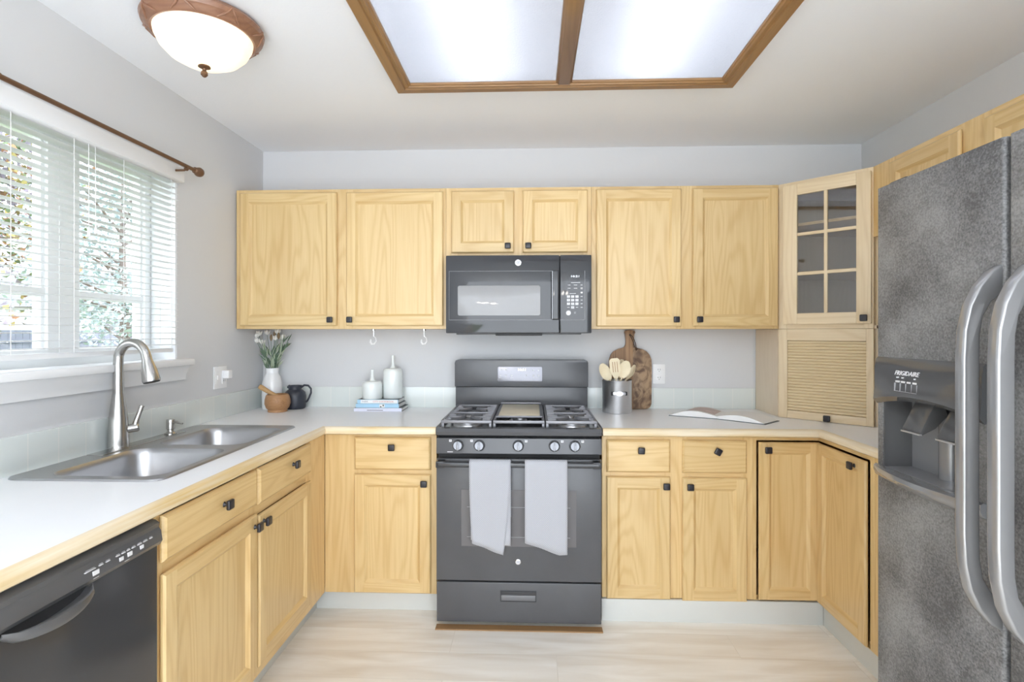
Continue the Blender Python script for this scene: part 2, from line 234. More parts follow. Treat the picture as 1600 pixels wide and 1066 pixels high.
# ------------------------------------------------------------------ mesh builder
def frame(ox=0, oy=0, rot=0): return Matrix.Translation((ox, oy, 0)) @ Matrix.Rotation(rot, 4, 'Z')
FW = frame()
class B:
    def __init__(s, fr=FW): s.bm = bmesh.new(); s.mats = []; s.fr = fr
    def mi(s, m):
        if m not in s.mats: s.mats.append(m)
        return s.mats.index(m)
    def merge(s, bm2, m, M=None):
        i = s.mi(m); mp = {}
        for v in bm2.verts: mp[v] = s.bm.verts.new(M @ v.co if M else v.co)
        for f in bm2.faces:
            try: nf = s.bm.faces.new([mp[v] for v in f.verts]); nf.material_index = i
            except ValueError: pass
        bm2.free(); return s
    def box(s, x0, x1, y0, y1, z0, z1, m, bev=0, seg=2, M=None):
        b = bmesh.new(); bmesh.ops.create_cube(b, size=1)
        for v in b.verts: v.co = Vector(((x0 + x1) / 2 + v.co.x * (x1 - x0), (y0 + y1) / 2 + v.co.y * (y1 - y0), (z0 + z1) / 2 + v.co.z * (z1 - z0)))
        if bev: bmesh.ops.bevel(b, geom=list(b.edges), offset=bev, segments=seg, profile=.6, affect='EDGES')
        return s.merge(b, m, M)
    def face(s, pts, m):
        f = s.bm.faces.new([s.bm.verts.new(p) for p in pts]); f.material_index = s.mi(m); return s
    def loft(s, rings, m, closed=True, cap0=False, cap1=False):
        i = s.mi(m); vr = [[s.bm.verts.new(p) for p in r] for r in rings]; n = len(rings[0])
        for a, c in zip(vr, vr[1:]):
            for k in range(n if closed else n - 1):
                k2 = (k + 1) % n
                s.bm.faces.new((a[k], a[k2], c[k2], c[k])).material_index = i
        if cap0: s.bm.faces.new(vr[0][::-1]).material_index = i
        if cap1: s.bm.faces.new(vr[-1]).material_index = i
        return s
    def lathe(s, prof, c, m, seg=28, M=None, cap0=True, cap1=True):
        rings = []
        for r, z in prof:
            ring = [Vector((r * math.cos(2 * PI * k / seg), r * math.sin(2 * PI * k / seg), z)) for k in range(seg)]
            if M: ring = [M @ p for p in ring]
            rings.append([p + Vector(c) for p in ring])
        return s.loft(rings, m, True, cap0, cap1)
    def tube(s, path, r, m, seg=12, caps=True, closed=False):
        P = [Vector(p) for p in path]; n = len(P); rr = r if isinstance(r, (list, tuple)) else [r] * n
        rings = []; up = Vector((0, 0, 1)); prev = None
        for i, p in enumerate(P):
            if closed: t = (P[(i + 1) % n] - P[i - 1]).normalized()
            else: t = (P[min(i + 1, n - 1)] - P[max(i - 1, 0)]).normalized()
            if prev is None:
                a = up if abs(t.dot(up)) < .95 else Vector((1, 0, 0))
                u = t.cross(a).normalized()
            else: u = (prev - t * prev.dot(t)).normalized()
            prev = u; w = t.cross(u)
            rings.append([p + (u * math.cos(2 * PI * k / seg) + w * math.sin(2 * PI * k / seg)) * rr[i] for k in range(seg)])
        if closed: rings.append(rings[0]); caps = False
        return s.loft(rings, m, True, caps, caps)
    def prism(s, pts, axis, lo, hi, m, bev=0):
        """pts 2-D outline, extruded along axis: 0 -> (y,z), 1 -> (x,z), 2 -> (x,y)"""
        def P(a, b, h): return ((h, a, b), (a, h, b), (a, b, h))[axis]
        b = bmesh.new(); v0 = [b.verts.new(P(a, c, lo)) for a, c in pts]; v1 = [b.verts.new(P(a, c, hi)) for a, c in pts]; n = len(pts)
        b.faces.new(v0[::-1]); b.faces.new(v1)
        for k in range(n): b.faces.new((v0[k], v0[(k + 1) % n], v1[(k + 1) % n], v1[k]))
        bmesh.ops.recalc_face_normals(b, faces=b.faces)
        if bev:
            es = [e for e in b.edges if abs((e.verts[0].co - e.verts[1].co)[axis]) < 1e-6]
            bmesh.ops.bevel(b, geom=es, offset=bev, segments=2, profile=.6, affect='EDGES')
        return s.merge(b, m)
    def text(s, t, size, pos, m, M=None, wide=None, depth=.0004, align='CENTER'):
        """lettering facing -y of the frame; wide = total width"""
        cu = bpy.data.curves.new('t', 'FONT'); cu.body = t; cu.size = size; cu.align_x = align; cu.align_y = 'CENTER'; cu.extrude = depth; cu.resolution_u = 2
        o = bpy.data.objects.new('t', cu); COL.objects.link(o); bpy.context.view_layer.update()
        me = bpy.data.meshes.new_from_object(o.evaluated_get(bpy.context.evaluated_depsgraph_get()))
        if len(me.vertices):
            w = max(v.co.x for v in me.vertices) - min(v.co.x for v in me.vertices); k = wide / w if wide else 1
            b = bmesh.new(); b.from_mesh(me)
            for v in b.verts:
                p = Vector((v.co.x * k, -v.co.z, v.co.y))
                v.co = (M @ p if M else p) + Vector(pos)
            s.merge(b, m)
        bpy.data.objects.remove(o); bpy.data.curves.remove(cu); bpy.data.meshes.remove(me); return s
    def build(s, name, parent=None, ang=38):
        bm = s.bm; bmesh.ops.recalc_face_normals(bm, faces=bm.faces) if getattr(s, 'recalc', True) else None
        co = [v.co for v in bm.verts]
        c = Vector([(min(v[i] for v in co) + max(v[i] for v in co)) / 2 for i in range(3)])
        if parent is None: c.z = min(v.z for v in co)
        for v in bm.verts: v.co -= c
        for f in bm.faces: f.smooth = True
        for e in bm.edges:
            if len(e.link_faces) == 2 and e.calc_face_angle(0) > math.radians(ang): e.smooth = False
        me = bpy.data.meshes.new(name); bm.to_mesh(me); bm.free()
        for m in s.mats: me.materials.append(m)
        o = bpy.data.objects.new(name, me); COL.objects.link(o)
        wm = s.fr @ Matrix.Translation(c); o['_w'] = [x for r in wm for x in r]
        if parent is not None: o.parent = parent; o.matrix_basis = WM[parent.name].inverted() @ wm
        else: o.matrix_basis = wm
        WM[o.name] = wm; del o['_w']; return o
WM = {}
def tag(o, label=None, cat=None, group=None, kind=None):
    if label: o['label'] = label
    if cat: o['category'] = cat
    if group: o['group'] = group
    if kind: o['kind'] = kind
    return o
def thing(name, label, cat, base, group=None):
    o = bpy.data.objects.new(name, None); COL.objects.link(o); o.location = base; o.empty_display_size = .05
    WM[o.name] = Matrix.Translation(base); return tag(o, label, cat, group)
def struct(b, name, parent=None):
    o = b.build(name, parent)
    if parent is None: o['kind'] = 'structure'
    return o
def rrect(cx, cy, w, h, r, z, n=6):
    out = []
    for (sx, sy, a0) in ((1, 1, 0), (-1, 1, 90), (-1, -1, 180), (1, -1, 270)):
        for k in range(n + 1):
            a = math.radians(a0 + 90 * k / n)
            out.append(Vector((cx + sx * (w / 2 - r) + r * math.cos(a), cy + sy * (h / 2 - r) + r * math.sin(a), z)))
    return out
def fill_holes(b, loops, m):
    i = b.mi(m); bm2 = bmesh.new(); es = []
    for lp in loops:
        vs = [bm2.verts.new(p) for p in lp]
        es += [bm2.edges.new((vs[k], vs[(k + 1) % len(vs)])) for k in range(len(vs))]
    bmesh.ops.triangle_fill(bm2, use_beauty=True, use_dissolve=False, edges=es)
    return b.merge(bm2, m)

XL, XR, CEIL = -1.611, 1.888, 2.438
YB0 = -1.6      # shell left open behind the camera so strong sky light fills the room
FB = frame(0, 2.58)             # back base run: front plane of the face frames
FL = frame(-1.0, 0, PI / 2)     # left base run (x = world Y)
FR = frame(1.33, 0, -PI / 2)    # right base run (x = -world Y)
FU = frame(0, 2.885)            # back wall cabinets
FD = frame(1.285, 2.885, -PI / 4)   # diagonal corner
FUR = frame(1.585, 0, -PI / 2)  # right wall cabinets

# ------------------------------------------------------------------ room shell
b = B(); b.box(-1.9, 2.1, YB0, D + .1, -.1, 0, fl); struct(b, 'floor')
LX0, LX1, LY0, LY1 = -.56, .83, .98, 2.34      # recess of the ceiling light
b = B()
for a in ((-1.9, LX0, YB0, D + .1), (LX1, 2.1, YB0, D + .1), (LX0, LX1, LY1, D + .1), (LX0, LX1, YB0, LY0)): b.box(*a, CEIL, CEIL + .2, ceil_m)
b.box(LX0 - .02, LX1 + .02, LY0 - .02, LY1 + .02, CEIL + .2, CEIL + .24, ceil_m); struct(b, 'ceiling')
b = B(); b.box(-1.9, 2.1, D, D + .12, 0, CEIL, wall_m); struct(b, 'wall_back')
b = B(); b.box(XR, XR + .12, YB0, D, 0, CEIL, wall_m); struct(b, 'wall_right')
WY0, WY1, WZ0, WZ1 = 1.485, 2.402, 1.235, 2.09
b = B()
b.box(XL - .19, XL, YB0, WY0, 0, CEIL, wall_m); b.box(XL - .19, XL, WY1, D, 0, CEIL, wall_m)
b.box(XL - .19, XL, WY0, WY1, 0, 1.203, wall_m); b.box(XL - .19, XL, WY0, WY1, WZ1, CEIL, wall_m); struct(b, 'wall_left')

# window: twin vinyl double-hung units in the left wall
w = thing('window_1', None, None, (XL - .1, (WY0 + WY1) / 2, 1.205)); w['kind'] = 'structure'
b = B(); xa, xb = -1.79, -1.73
for (y0, y1) in ((WY0, 1.53), (1.875, 2.012), (2.362, WY1)): b.box(xa, xb, y0, y1, 1.295, 2.05, vinyl, .003)
b.box(xa, -1.7255, WY0, WY1, 1.2035, 1.295, vinyl, .003); b.box(xa, xb, WY0, WY1, 2.05, WZ1, vinyl, .004)
b.box(-1.725, XL - .002, WY0 - 0, WY0 + .008, WZ0, WZ1, white_trim); b.box(-1.725, XL - .002, WY1 - .008, WY1, WZ0, WZ1, white_trim); b.box(-1.725, XL - .002, WY0, WY1, WZ1 - .008, WZ1, white_trim)
b.build('window_frame', w)
for i, (y0, y1) in enumerate(((1.53, 1.875), (2.012, 2.362))):
    b = B(); b.box(-1.775, -1.74, y0, y1, 1.485, 1.515, vinyl, .003)
    for yy in (y0, y1 - .012): b.box(-1.77, -1.745, yy, yy + .012, 1.295, 2.05, vinyl, .002)
    b.build('sash', w)
    b = B(); b.box(-1.762, -1.758, y0 + .012, y1 - .012, 1.295, 2.05, pane_m); b.build('window_pane', w)
b = B(); b.box(-1.725, XL + .045, WY0 - .07, WY1 + .065, 1.205, 1.235, white_trim, .008)
b.prism([(XL, 1.14), (XL + .012, 1.14), (XL + .014, 1.165), (XL + .028, 1.19), (XL + .030, 1.205), (XL, 1.205)], 1, WY0 - .05, WY1 + .045, white_trim)
b.build('window_sill', w)

# tile backsplash and toe strips belong to the setting
b = B(); b.box(XL + .009, -.443, D - .009, D, .914, 1.034, tile_x, .002); b.box(.315, 1.285, D - .009, D, .914, 1.034, tile_x, .002); struct(b, 'trim_1')
b = B(); b.box(XL, XL + .009, .2, D, .914, 1.034, tile_y, .002); struct(b, 'trim_2')
b = B(); b.box(-1.06, -.45, 2.63, 2.645, 0, .108, toe_m, .002); b.box(.325, 1.345, 2.565, 2.58, 0, .104, toe_m, .002); struct(b, 'baseboard_back')
b = B(); b.box(-1.075, -1.06, .2, 2.645, 0, .108, toe_m, .002); struct(b, 'baseboard_left')
b = B(); b.box(1.345, 1.36, 1.56, 2.565, 0, .104, toe_m, .002); struct(b, 'baseboard_right')
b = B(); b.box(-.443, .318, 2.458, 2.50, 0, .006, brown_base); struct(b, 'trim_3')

# ------------------------------------------------------------------ cabinet helpers
def ring_faces(b, x0, x1, z0, z1, prof, mv, mh):
    """nested rectangles: prof = [(inset, y)]; left/right faces take mv, top/bottom mh"""
    for (d0, y0), (d1, y1) in zip(prof, prof[1:]):
        A = [(x0 + d0, y0, z0 + d0), (x1 - d0, y0, z0 + d0), (x1 - d0, y0, z1 - d0), (x0 + d0, y0, z1 - d0)]
        C = [(x0 + d1, y1, z0 + d1), (x1 - d1, y1, z0 + d1), (x1 - d1, y1, z1 - d1), (x0 + d1, y1, z1 - d1)]
        for k in range(4): b.face([A[k], A[(k + 1) % 4], C[(k + 1) % 4], C[k]], mh if k % 2 == 0 else mv)
def door_mesh(fr, x0, x1, z0, z1, fw=.050, mv=None, mh=None, mp=None):
    mv = mv or oak_v; mh = mh or oak_h; mp = mp or mv; b = B(fr)
    ring_faces(b, x0, x1, z0, z1, [(.008, -.0005), (0, -.008), (0, -.014), (.005, -.02)], mv, mh)
    e, q = .005, fw
    b.face([(x0 + e, -.02, z0 + e), (x0 + q, -.02, z0 + e), (x0 + q, -.02, z1 - e), (x0 + e, -.02, z1 - e)], mv)
    b.face([(x1 - q, -.02, z0 + e), (x1 - e, -.02, z0 + e), (x1 - e, -.02, z1 - e), (x1 - q, -.02, z1 - e)], mv)
    b.face([(x0 + q, -.02, z0 + e), (x1 - q, -.02, z0 + e), (x1 - q, -.02, z0 + q), (x0 + q, -.02, z0 + q)], mh)
    b.face([(x0 + q, -.02, z1 - q), (x1 - q, -.02, z1 - q), (x1 - q, -.02, z1 - e), (x0 + q, -.02, z1 - e)], mh)
    ring_faces(b, x0 + q, x1 - q, z0 + q, z1 - q, [(0, -.02), (.003, -.017), (.012, -.009), (.014, -.008)], mv, mh)
    w = .014
    b.face([(x0 + q + w, -.008, z0 + q + w), (x1 - q - w, -.008, z0 + q + w), (x1 - q - w, -.008, z1 - q - w), (x0 + q + w, -.008, z1 - q - w)], mp)
    b.face([(x0 + .008, -.0005, z0 + .008), (x1 - .008, -.0005, z0 + .008), (x1 - .008, -.0005, z1 - .008), (x0 + .008, -.0005, z1 - .008)], mp)
    b.recalc = False
    return b
def slab_mesh(fr, x0, x1, z0, z1):
    b = B(fr); ring_faces(b, x0, x1, z0, z1, [(.006, -.0005), (0, -.006), (0, -.011), (.004, -.016), (.009, -.02)], oak_h, oak_h)
    e = .009
    b.face([(x0 + e, -.02, z0 + e), (x1 - e, -.02, z0 + e), (x1 - e, -.02, z1 - e), (x0 + e, -.02, z1 - e)], oak_h)
    b.face([(x0 + .006, -.0005, z0 + .006), (x1 - .006, -.0005, z0 + .006), (x1 - .006, -.0005, z1 - .006), (x0 + .006, -.0005, z1 - .006)], oak_h)
    b.recalc = False
    return b
def knob(fr, x, z, parent, y=-.02, rot=0):
    b = B(fr); Ry = Matrix.Rotation(PI / 2, 4, 'X')
    b.lathe([(.009, 0), (.006, .004), (.006, .014)], (x, y, z), blk_knob, 14, Ry)
    M = Matrix.Translation((x, y - .020, z)) @ Matrix.Rotation(rot, 4, 'Y')
    b.box(-.0155, .0155, -.0065, .0065, -.0155, .0155, blk_knob, .0055, 3, M)
    return b.build('knob', parent)
def carcass(fr, x0, x1, z0, z1, d, parent, mat=None, open_front=True, y0=.019):
    mat = mat or oak_side; b = B(fr); t = .014
    b.box(x0, x0 + t, y0, d, z0, z1, mat); b.box(x1 - t, x1, y0, d, z0, z1, mat)
    b.box(x0 + t, x1 - t, y0, d, z0, z0 + t, mat); b.box(x0 + t, x1 - t, y0, d, z1 - t, z1, mat); b.box(x0 + t, x1 - t, d - .006, d, z0 + t, z1 - t, mat)
    return b.build('carcass', parent)
def face_frame(fr, x0, x1, z0, z1, stiles, rails, parent, mv=None, mh=None):
    """stiles [(xa,xb)], rails [(za,zb)] over the whole width"""
    mv = mv or oak_v; mh = mh or oak_h; b = B(fr)
    for xa, xb in stiles: b.box(xa, xb, 0, .019, z0, z1, mv, .0006, 1)
    st = sorted(stiles)
    for (a, c) in zip(st, st[1:]):
        for za, zb in rails: b.box(a[1], c[0], .0004, .019, za, zb, mh, .0004, 1)
    return b.build('face_frame', parent)
def add_door(fr, x0, x1, z0, z1, kx, kz, parent, krot=0, **k):
    d = door_mesh(fr, x0, x1, z0, z1, **k).build('door', parent); knob(fr, kx, kz, d, rot=krot); return d
def add_drawer(fr, x0, x1, z0, z1, kx, kz, parent, name='drawer', krot=0):
    d = slab_mesh(fr, x0, x1, z0, z1).build(name, parent); knob(fr, kx, kz, d, rot=krot); return d

# ------------------------------------------------------------------ wall cabinets on the back wall
UZ0, UZ1 = 1.375, 2.127
WC = 'oak wall cabinets around the kitchen'
t = thing('wall_cabinet', 'wide oak wall cabinet with two doors, in the left corner above the vase and books', 'cabinet', (-1.03, 3.03, UZ0))
carcass(FU, -1.604, -.462, UZ0, UZ1, .304, t)
face_frame(FU, -1.604, -.462, UZ0, UZ1, [(-1.604, -1.545), (-1.075, -.965), (-.50, -.462)], [(UZ0, UZ0 + .04), (UZ1 - .045, UZ1)], t)
add_door(FU, -1.578, -1.047, 1.392, 2.108, -1.078, 1.424, t); add_door(FU, -.996, -.475, 1.392, 2.106, -.972, 1.424, t)
t = thing('wall_cabinet', 'short oak wall cabinet with two small doors directly above the microwave', 'cabinet', (-.075, 3.03, 1.755))
carcass(FU, -.461, .311, 1.755, UZ1, .304, t)
face_frame(FU, -.461, .311, 1.755, UZ1, [(-.461, -.40), (-.12, -.03), (.26, .311)], [(1.755, 1.80), (UZ1 - .045, UZ1)], t)
add_door(FU, -.431, -.098, 1.779, 2.108, -.13, 1.812, t); add_door(FU, -.052, .290, 1.779, 2.108, -.022, 1.812, t)
t = thing('wall_cabinet', 'wide oak wall cabinet with two doors, above the cutting board and open book', 'cabinet', (.8, 3.03, UZ0))
carcass(FU, .312, 1.284, UZ0, UZ1, .304, t)
face_frame(FU, .312, 1.284, UZ0, UZ1, [(.312, .36), (.755, .86), (1.25, 1.284)], [(UZ0, UZ0 + .04), (UZ1 - .045, UZ1)], t)
add_door(FU, .336, .778, 1.388, 2.110, .748, 1.424, t); add_door(FU, .837, 1.276, 1.388, 2.110, .868, 1.424, t)

# diagonal corner cabinet with the glazed door
L = .4243
t = thing('corner_wall_cabinet', 'diagonal corner wall cabinet with a six-light glass door', 'cabinet', (1.6, 2.9, UZ0))
b = B(); o = .02
P5 = [(1.286, 2.9), (1.286, D - .003), (XR - .003, D - .003), (XR - .003, 2.587), (1.60, 2.587)]
for z0, z1 in ((UZ0, UZ0 + .015), (UZ1 - .015, UZ1)): b.prism(P5, 2, z0, z1, oak_pale)
b.box(1.286, 1.30, 2.9, D - .003, UZ0, UZ1, oak_pale); b.box(1.30, XR - .003, D - .012, D - .003, UZ0, UZ1, ply_pale); b.box(XR - .012, XR - .003, 2.587, D - .012, UZ0, UZ1, ply_pale); b.box(1.60, XR - .012, 2.587, 2.60, UZ0, UZ1, oak_pale)
b.build('carcass', t)
b = B(); b.prism([(1.302, 2.93), (1.302, D - .014), (XR - .014, D - .014), (XR - .014, 2.602), (1.63, 2.602)], 2, 1.655, 1.670, oak_side); b.build('shelf', t)
b = B(); b.prism([(1.302, 2.93), (1.302, D - .014), (XR - .014, D - .014), (XR - .014, 2.602), (1.63, 2.602)], 2, 1.905, 1.920, oak_side); b.build('shelf', t)
face_frame(FD, 0, L, UZ0, UZ1, [(0, .04), (L - .04, L)], [(UZ0, UZ0 + .04), (UZ1 - .045, UZ1)], t, oak_pale, oak_paleh)
b = B(FD); x0, x1, z0, z1 = .028, L - .006, 1.398, 2.108; gx0, gx1, gz0, gz1 = x0 + .068, x1 - .060, z0 + .055, z1 - .055
for a in ((x0, gx0, z0, z1), (gx1, x1, z0, z1)): b.box(a[0], a[1], -.02, 0, a[2], a[3], oak_pale, .003)
for a in ((gx0, gx1, z0, gz0), (gx0, gx1, gz1, z1)): b.box(a[0], a[1], -.0198, 0, a[2], a[3], oak_paleh, .002)
xm = (gx0 + gx1) / 2; b.box(xm - .008, xm + .008, -.018, -.004, gz0, gz1, oak_pale, .003)
for k in (1, 2): zz = gz0 + (gz1 - gz0) * k / 3; b.box(gx0, gx1, -.0175, -.0045, zz - .008, zz + .008, oak_paleh, .003)
d = b.build('door', t); knob(FD, x1 - .025, 1.424, d)
b = B(FD); b.box(gx0 - .005, gx1 + .005, -.010, -.007, gz0 - .005, gz1 + .005, cab_glass); b.build('glass_pane', d)

# appliance garage below it
t = thing('appliance_garage', 'pale oak appliance garage with a ribbed roll-up door in the counter corner', 'cabinet', (1.5, 2.9, .915))
b = B(); b.box(1.286, 1.300, 2.90, D - .010, .915, UZ0 - .001, ply_pale); b.build('side_panel', t)
b = B(); b.box(1.60, XR - .003, 2.587, 2.60, .915, UZ0 - .001, ply_pale); b.build('side_panel', t)
b = B(FD); b.box(0, .042, 0, .019, .915, UZ0 - .001, oak_pale, .001, 1); b.box(L - .03, L, 0, .019, .915, UZ0 - .001, oak_pale, .001, 1); b.box(.042, L - .03, .0004, .019, 1.315, UZ0 - .001, oak_paleh, .001, 1); b.build('face_frame', t)
b = B(FD); z = .955
pts = []
for k in range(24):
    za = .955 + k * .015
    for a in range(5): an = -PI / 2 + PI * a / 4; pts.append((.012 - .007 * math.cos(an), za + .0075 + .0072 * math.sin(an)))
pts += [(.018, 1.315), (.018, .955)]
b.prism(pts, 0, .042, L - .03, tambour_m); b.box(.042, L - .03, .001, .018, .9155, .955, oak_paleh, .002)
d = b.build('tambour_door', t); knob(FD, L / 2 + .02, .934, d, y=.001)

# over-fridge cabinets on the right wall
t = thing('wall_cabinet', 'oak wall cabinet with framed doors above the refrigerator', 'cabinet', (1.7, 1.9, 1.80))
carcass(FUR, -2.586, -1.15, 1.80, UZ1, .30, t)
face_frame(FUR, -2.586, -1.15, 1.80, UZ1, [(-2.586, -2.43), (-2.07, -1.935), (-1.57, -1.43), (-1.20, -1.15)], [(1.80, 1.84), (UZ1 - .045, UZ1)], t)
for (xa, xb) in ((-2.452, -2.055), (-1.95, -1.555), (-1.45, -1.18)):
    add_door(FUR, xa, xb, 1.82, 2.102, xb - .03, 1.85, t, mp=oak_v)

# ------------------------------------------------------------------ base cabinets
BZ0, BZ1 = .105, .876
t = thing('base_cabinet', 'oak base cabinet under the sink with two doors and two drawer fronts', 'cabinet', (-1.3, 1.99, 0))
carcass(FL, 1.396, 2.56, BZ0, .70, .60, t)
face_frame(FL, 1.396, 2.58, BZ0, BZ1, [(1.396, 1.43), (1.88, 1.94), (2.36, 2.579)], [(BZ0, .15), (.695, .745), (.866, BZ1)], t)
add_door(FL, 1.412, 1.902, .135, .708, 1.882, .668, t); dd = add_door(FL, 1.917, 2.378, .150, .697, 1.945, .668, t)
add_drawer(FL, 1.412, 1.902, .740, .866, 1.692, .808, t, 'drawer_front'); add_drawer(FL, 1.917, 2.378, .735, .866, 2.19, .815, t, 'drawer_front')
t = thing('base_cabinet', 'oak base cabinet at the near end of the left run beside the dishwasher', 'cabinet', (-1.3, .49, 0))
carcass(FL, .2, .786, BZ0, BZ1, .60, t); face_frame(FL, .2, .786, BZ0, BZ1, [(.2, .24), (.746, .786)], [(BZ0, .15), (.695, .745), (.85, BZ1)], t)
add_door(FL, .215, .771, .135, .70, .25, .66, t); add_drawer(FL, .215, .771, .735, .866, .49, .80, t)
t = thing('base_cabinet', 'narrow oak base cabinet with one door and drawer, left of the range', 'cabinet', (-.66, 2.85, 0))
carcass(FB, -.872, -.458, BZ0, BZ1, .60, t)
face_frame(FB, -1.0, -.458, BZ0, BZ1, [(-.999, -.825), (-.505, -.458)], [(BZ0, .14), (.655, .715), (.845, BZ1)], t)
add_drawer(FB, -.852, -.484, .700, .856, -.667, .811, t); add_door(FB, -.852, -.484, .113, .679, -.513, .640, t)
t = thing('base_cabinet', 'oak base cabinet with two doors and two drawers, right of the range', 'cabinet', (.68, 2.85, 0))
carcass(FB, .328, 1.028, BZ0, BZ1, .60, t)
face_frame(FB, .328, 1.030, BZ0, BZ1, [(.328, .37), (.62, .725), (.975, 1.030)], [(BZ0, .14), (.655, .715), (.845, BZ1)], t)
add_drawer(FB, .348, .645, .699, .852, .506, .806, t, krot=.05); add_drawer(FB, .701, .998, .699, .852, .858, .804, t, krot=.5)
add_door(FB, .348, .645, .106, .679, .622, .640, t); add_door(FB, .701, .998, .101, .677, .732, .638, t)
t = thing('corner_base_cabinet', 'oak corner base cabinet with two doors folding inwards at the right corner', 'cabinet', (1.5, 2.8, 0))
b = B(); b.box(1.032, 1.046, 2.60, 3.18, BZ0, BZ1, oak_side); b.box(1.35, XR - .004, 2.162, 2.176, BZ0, BZ1, oak_side); b.box(1.046, XR - .004, 3.166, 3.18, BZ0, BZ1, oak_side); b.box(XR - .018, XR - .004, 2.176, 3.166, BZ0, BZ1, oak_side)
b.box(1.046, XR - .018, 2.60, 3.166, BZ0, BZ0 + .014, oak_side); b.box(1.35, XR - .018, 2.176, 2.60, BZ0, BZ0 + .014, oak_side); b.build('carcass', t)
b = B(FB); b.box(1.0305, 1.046, 0, .019, BZ0, BZ1, oak_v); b.box(1.046, 1.349, 0, .019, .852, BZ1, oak_h); b.box(1.046, 1.349, 0, .019, BZ0 - .0, .108, oak_h)
b.build('face_frame', t)
b = B(FR); b.box(-2.581, -2.19, 0, .019, .852, BZ1, oak_h); b.box(-2.19, -2.160, 0, .019, BZ0, BZ1, oak_v); b.box(-2.581, -2.19, 0, .019, BZ0 - .0, .108, oak_h); b.build('face_frame', t)
FBd = frame(0, 2.583); FRd = frame(1.333, 0, -PI / 2)
add_door(FBd, 1.053, 1.332, .110, .845, 1.088, .812, t, fw=.046); add_door(FRd, -2.562, -2.198, .110, .845, -2.268, .812, t, fw=.046)
t = thing('base_cabinet', 'oak base cabinet on the right wall, showing only beside the refrigerator', 'cabinet', (1.6, 1.88, 0))
carcass(FR, -2.157, -1.60, BZ0, BZ1, .55, t); face_frame(FR, -2.159, -1.60, BZ0, BZ1, [(-2.159, -2.10), (-1.65, -1.60)], [(BZ0, .14), (.655, .715), (.845, BZ1)], t)
add_drawer(FR, -2.085, -1.62, .699, .852, -1.85, .80, t); add_door(FR, -2.085, -1.62, .11, .679, -1.66, .64, t)

# ------------------------------------------------------------------ countertops
SX0, SX1, SY0, SY1 = -1.588, -1.100, 1.560, 2.512      # sink outline
t = thing('countertop', 'white laminate countertop with worn wood edge on the left, holding the sink', 'countertop', (-1.3, 1.9, .876))
b = B(); z0, z1 = .8765, .914; e = .02
for a in ((XL + .001, -.988, .2, SY0 + e), (XL + .001, SX0 + e, SY0 + e, SY1 - e), (SX1 - e, -.988, SY0 + e, SY1 - e), (XL + .001, -.988, SY1 - e, D - .001), (-.988, -.450, 2.527, D - .001)): b.box(*a, z0, z1, laminate)
b.build('laminate_top', t)
def nose(pts_fn):  # profile of a rounded wooden nosing: (outwards, z)
    return [(0, .914), (.006, .9138), (.012, .911), (.018, .904), (.020, .895), (.018, .882), (.010, .8765), (0, .8765)]
NP = nose(None)
def nosing(bd, path, m1s):
    """path of 2-D points with outward normals given per point (mitred)"""
    rings = [[Vector((p[0] + n[0] * q, p[1] + n[1] * q, z)) for q, z in NP] for p, n in path]
    for k in range(len(rings) - 1): bd.loft([rings[k], rings[k + 1]], m1s[k], True, k == 0, k == len(rings) - 2)
b = B(); nosing(b, [((-.988, .2), (1, 0)), ((-.988, 2.527), (1, -1)), ((-.450, 2.527), (0, -1))], [edge_wood_y, edge_wood_x]); b.build('wooden_edge', t)
t = thing('countertop', 'white laminate countertop on the right, under the open book and appliance garage', 'countertop', (1.0, 2.8, .876))
b = B(); b.box(.324, 1.315, 2.527, D - .001, z0, z1, laminate); b.box(1.315, XR - .001, 1.60, D - .001, z0, z1, laminate); b.build('laminate_top', t)
b = B(); nosing(b, [((.324, 2.527), (0, -1)), ((1.315, 2.527), (-1, -1)), ((1.315, 1.60), (-1, 0))], [edge_wood_x, edge_wood_y]); b.build('wooden_edge', t)

# ------------------------------------------------------------------ sink, faucet, soap pump
t = thing('kitchen_sink', 'stainless double-bowl drop-in sink in the left countertop', 'sink', (-1.345, 2.03, .914))
cx, cy = (SX0 + SX1) / 2, (SY0 + SY1) / 2; W, Hh = SX1 - SX0, SY1 - SY0
bowls = [(-1.308, 1.793, .360, .395), (-1.300, 2.245, .350, .375)]
b = B(); zt = .9205
out = rrect(cx, cy, W - .016, Hh - .016, .035, zt)
fill_holes(b, [out] + [rrect(x, y, w_, h_, .060, zt) for x, y, w_, h_ in bowls], sink_steel)
b.loft([out, rrect(cx, cy, W - .006, Hh - .006, .04, .9195), rrect(cx, cy, W, Hh, .042, .9145)], sink_steel)
for ys in (-1,):
    b.box(-1.575, -1.515, 1.86, 2.32, zt - .0005, zt + .003, nickel, .0014)
b.build('rim', t)
for x, y, w_, h_ in bowls:
    b = B(); R = [rrect(x, y, w_, h_, .060, zt), rrect(x, y, w_ - .008, h_ - .008, .059, zt - .005), rrect(x, y, w_ - .016, h_ - .016, .058, zt - .02), rrect(x, y, w_ - .030, h_ - .030, .070, .78), rrect(x, y, w_ - .045, h_ - .045, .066, .752), rrect(x, y, w_ - .09, h_ - .09, .05, .741), rrect(x, y, .09, .09, .044, .738)]
    b.loft(R, sink_steel, True, False, True); b.recalc = False
    o_ = b.build('bowl', t, 60)
    b = B(); b.lathe([(.044, .7385), (.040, .743), (.034, .740), (.006, .7395)], (x, y, 0), chrome, 24); b.build('drain', t)
fx, fy = -1.563, 1.992
t = thing('kitchen_faucet', 'tall brushed nickel gooseneck pull-down faucet behind the sink', 'faucet', (fx, fy, .9235))
b = B(); b.lathe([(.035, .9236), (.035, .935), (.034, .96), (.031, 1.03), (.024, 1.09), (.0195, 1.125)], (fx, fy, 0), nickel, 32); b.build('body', t)
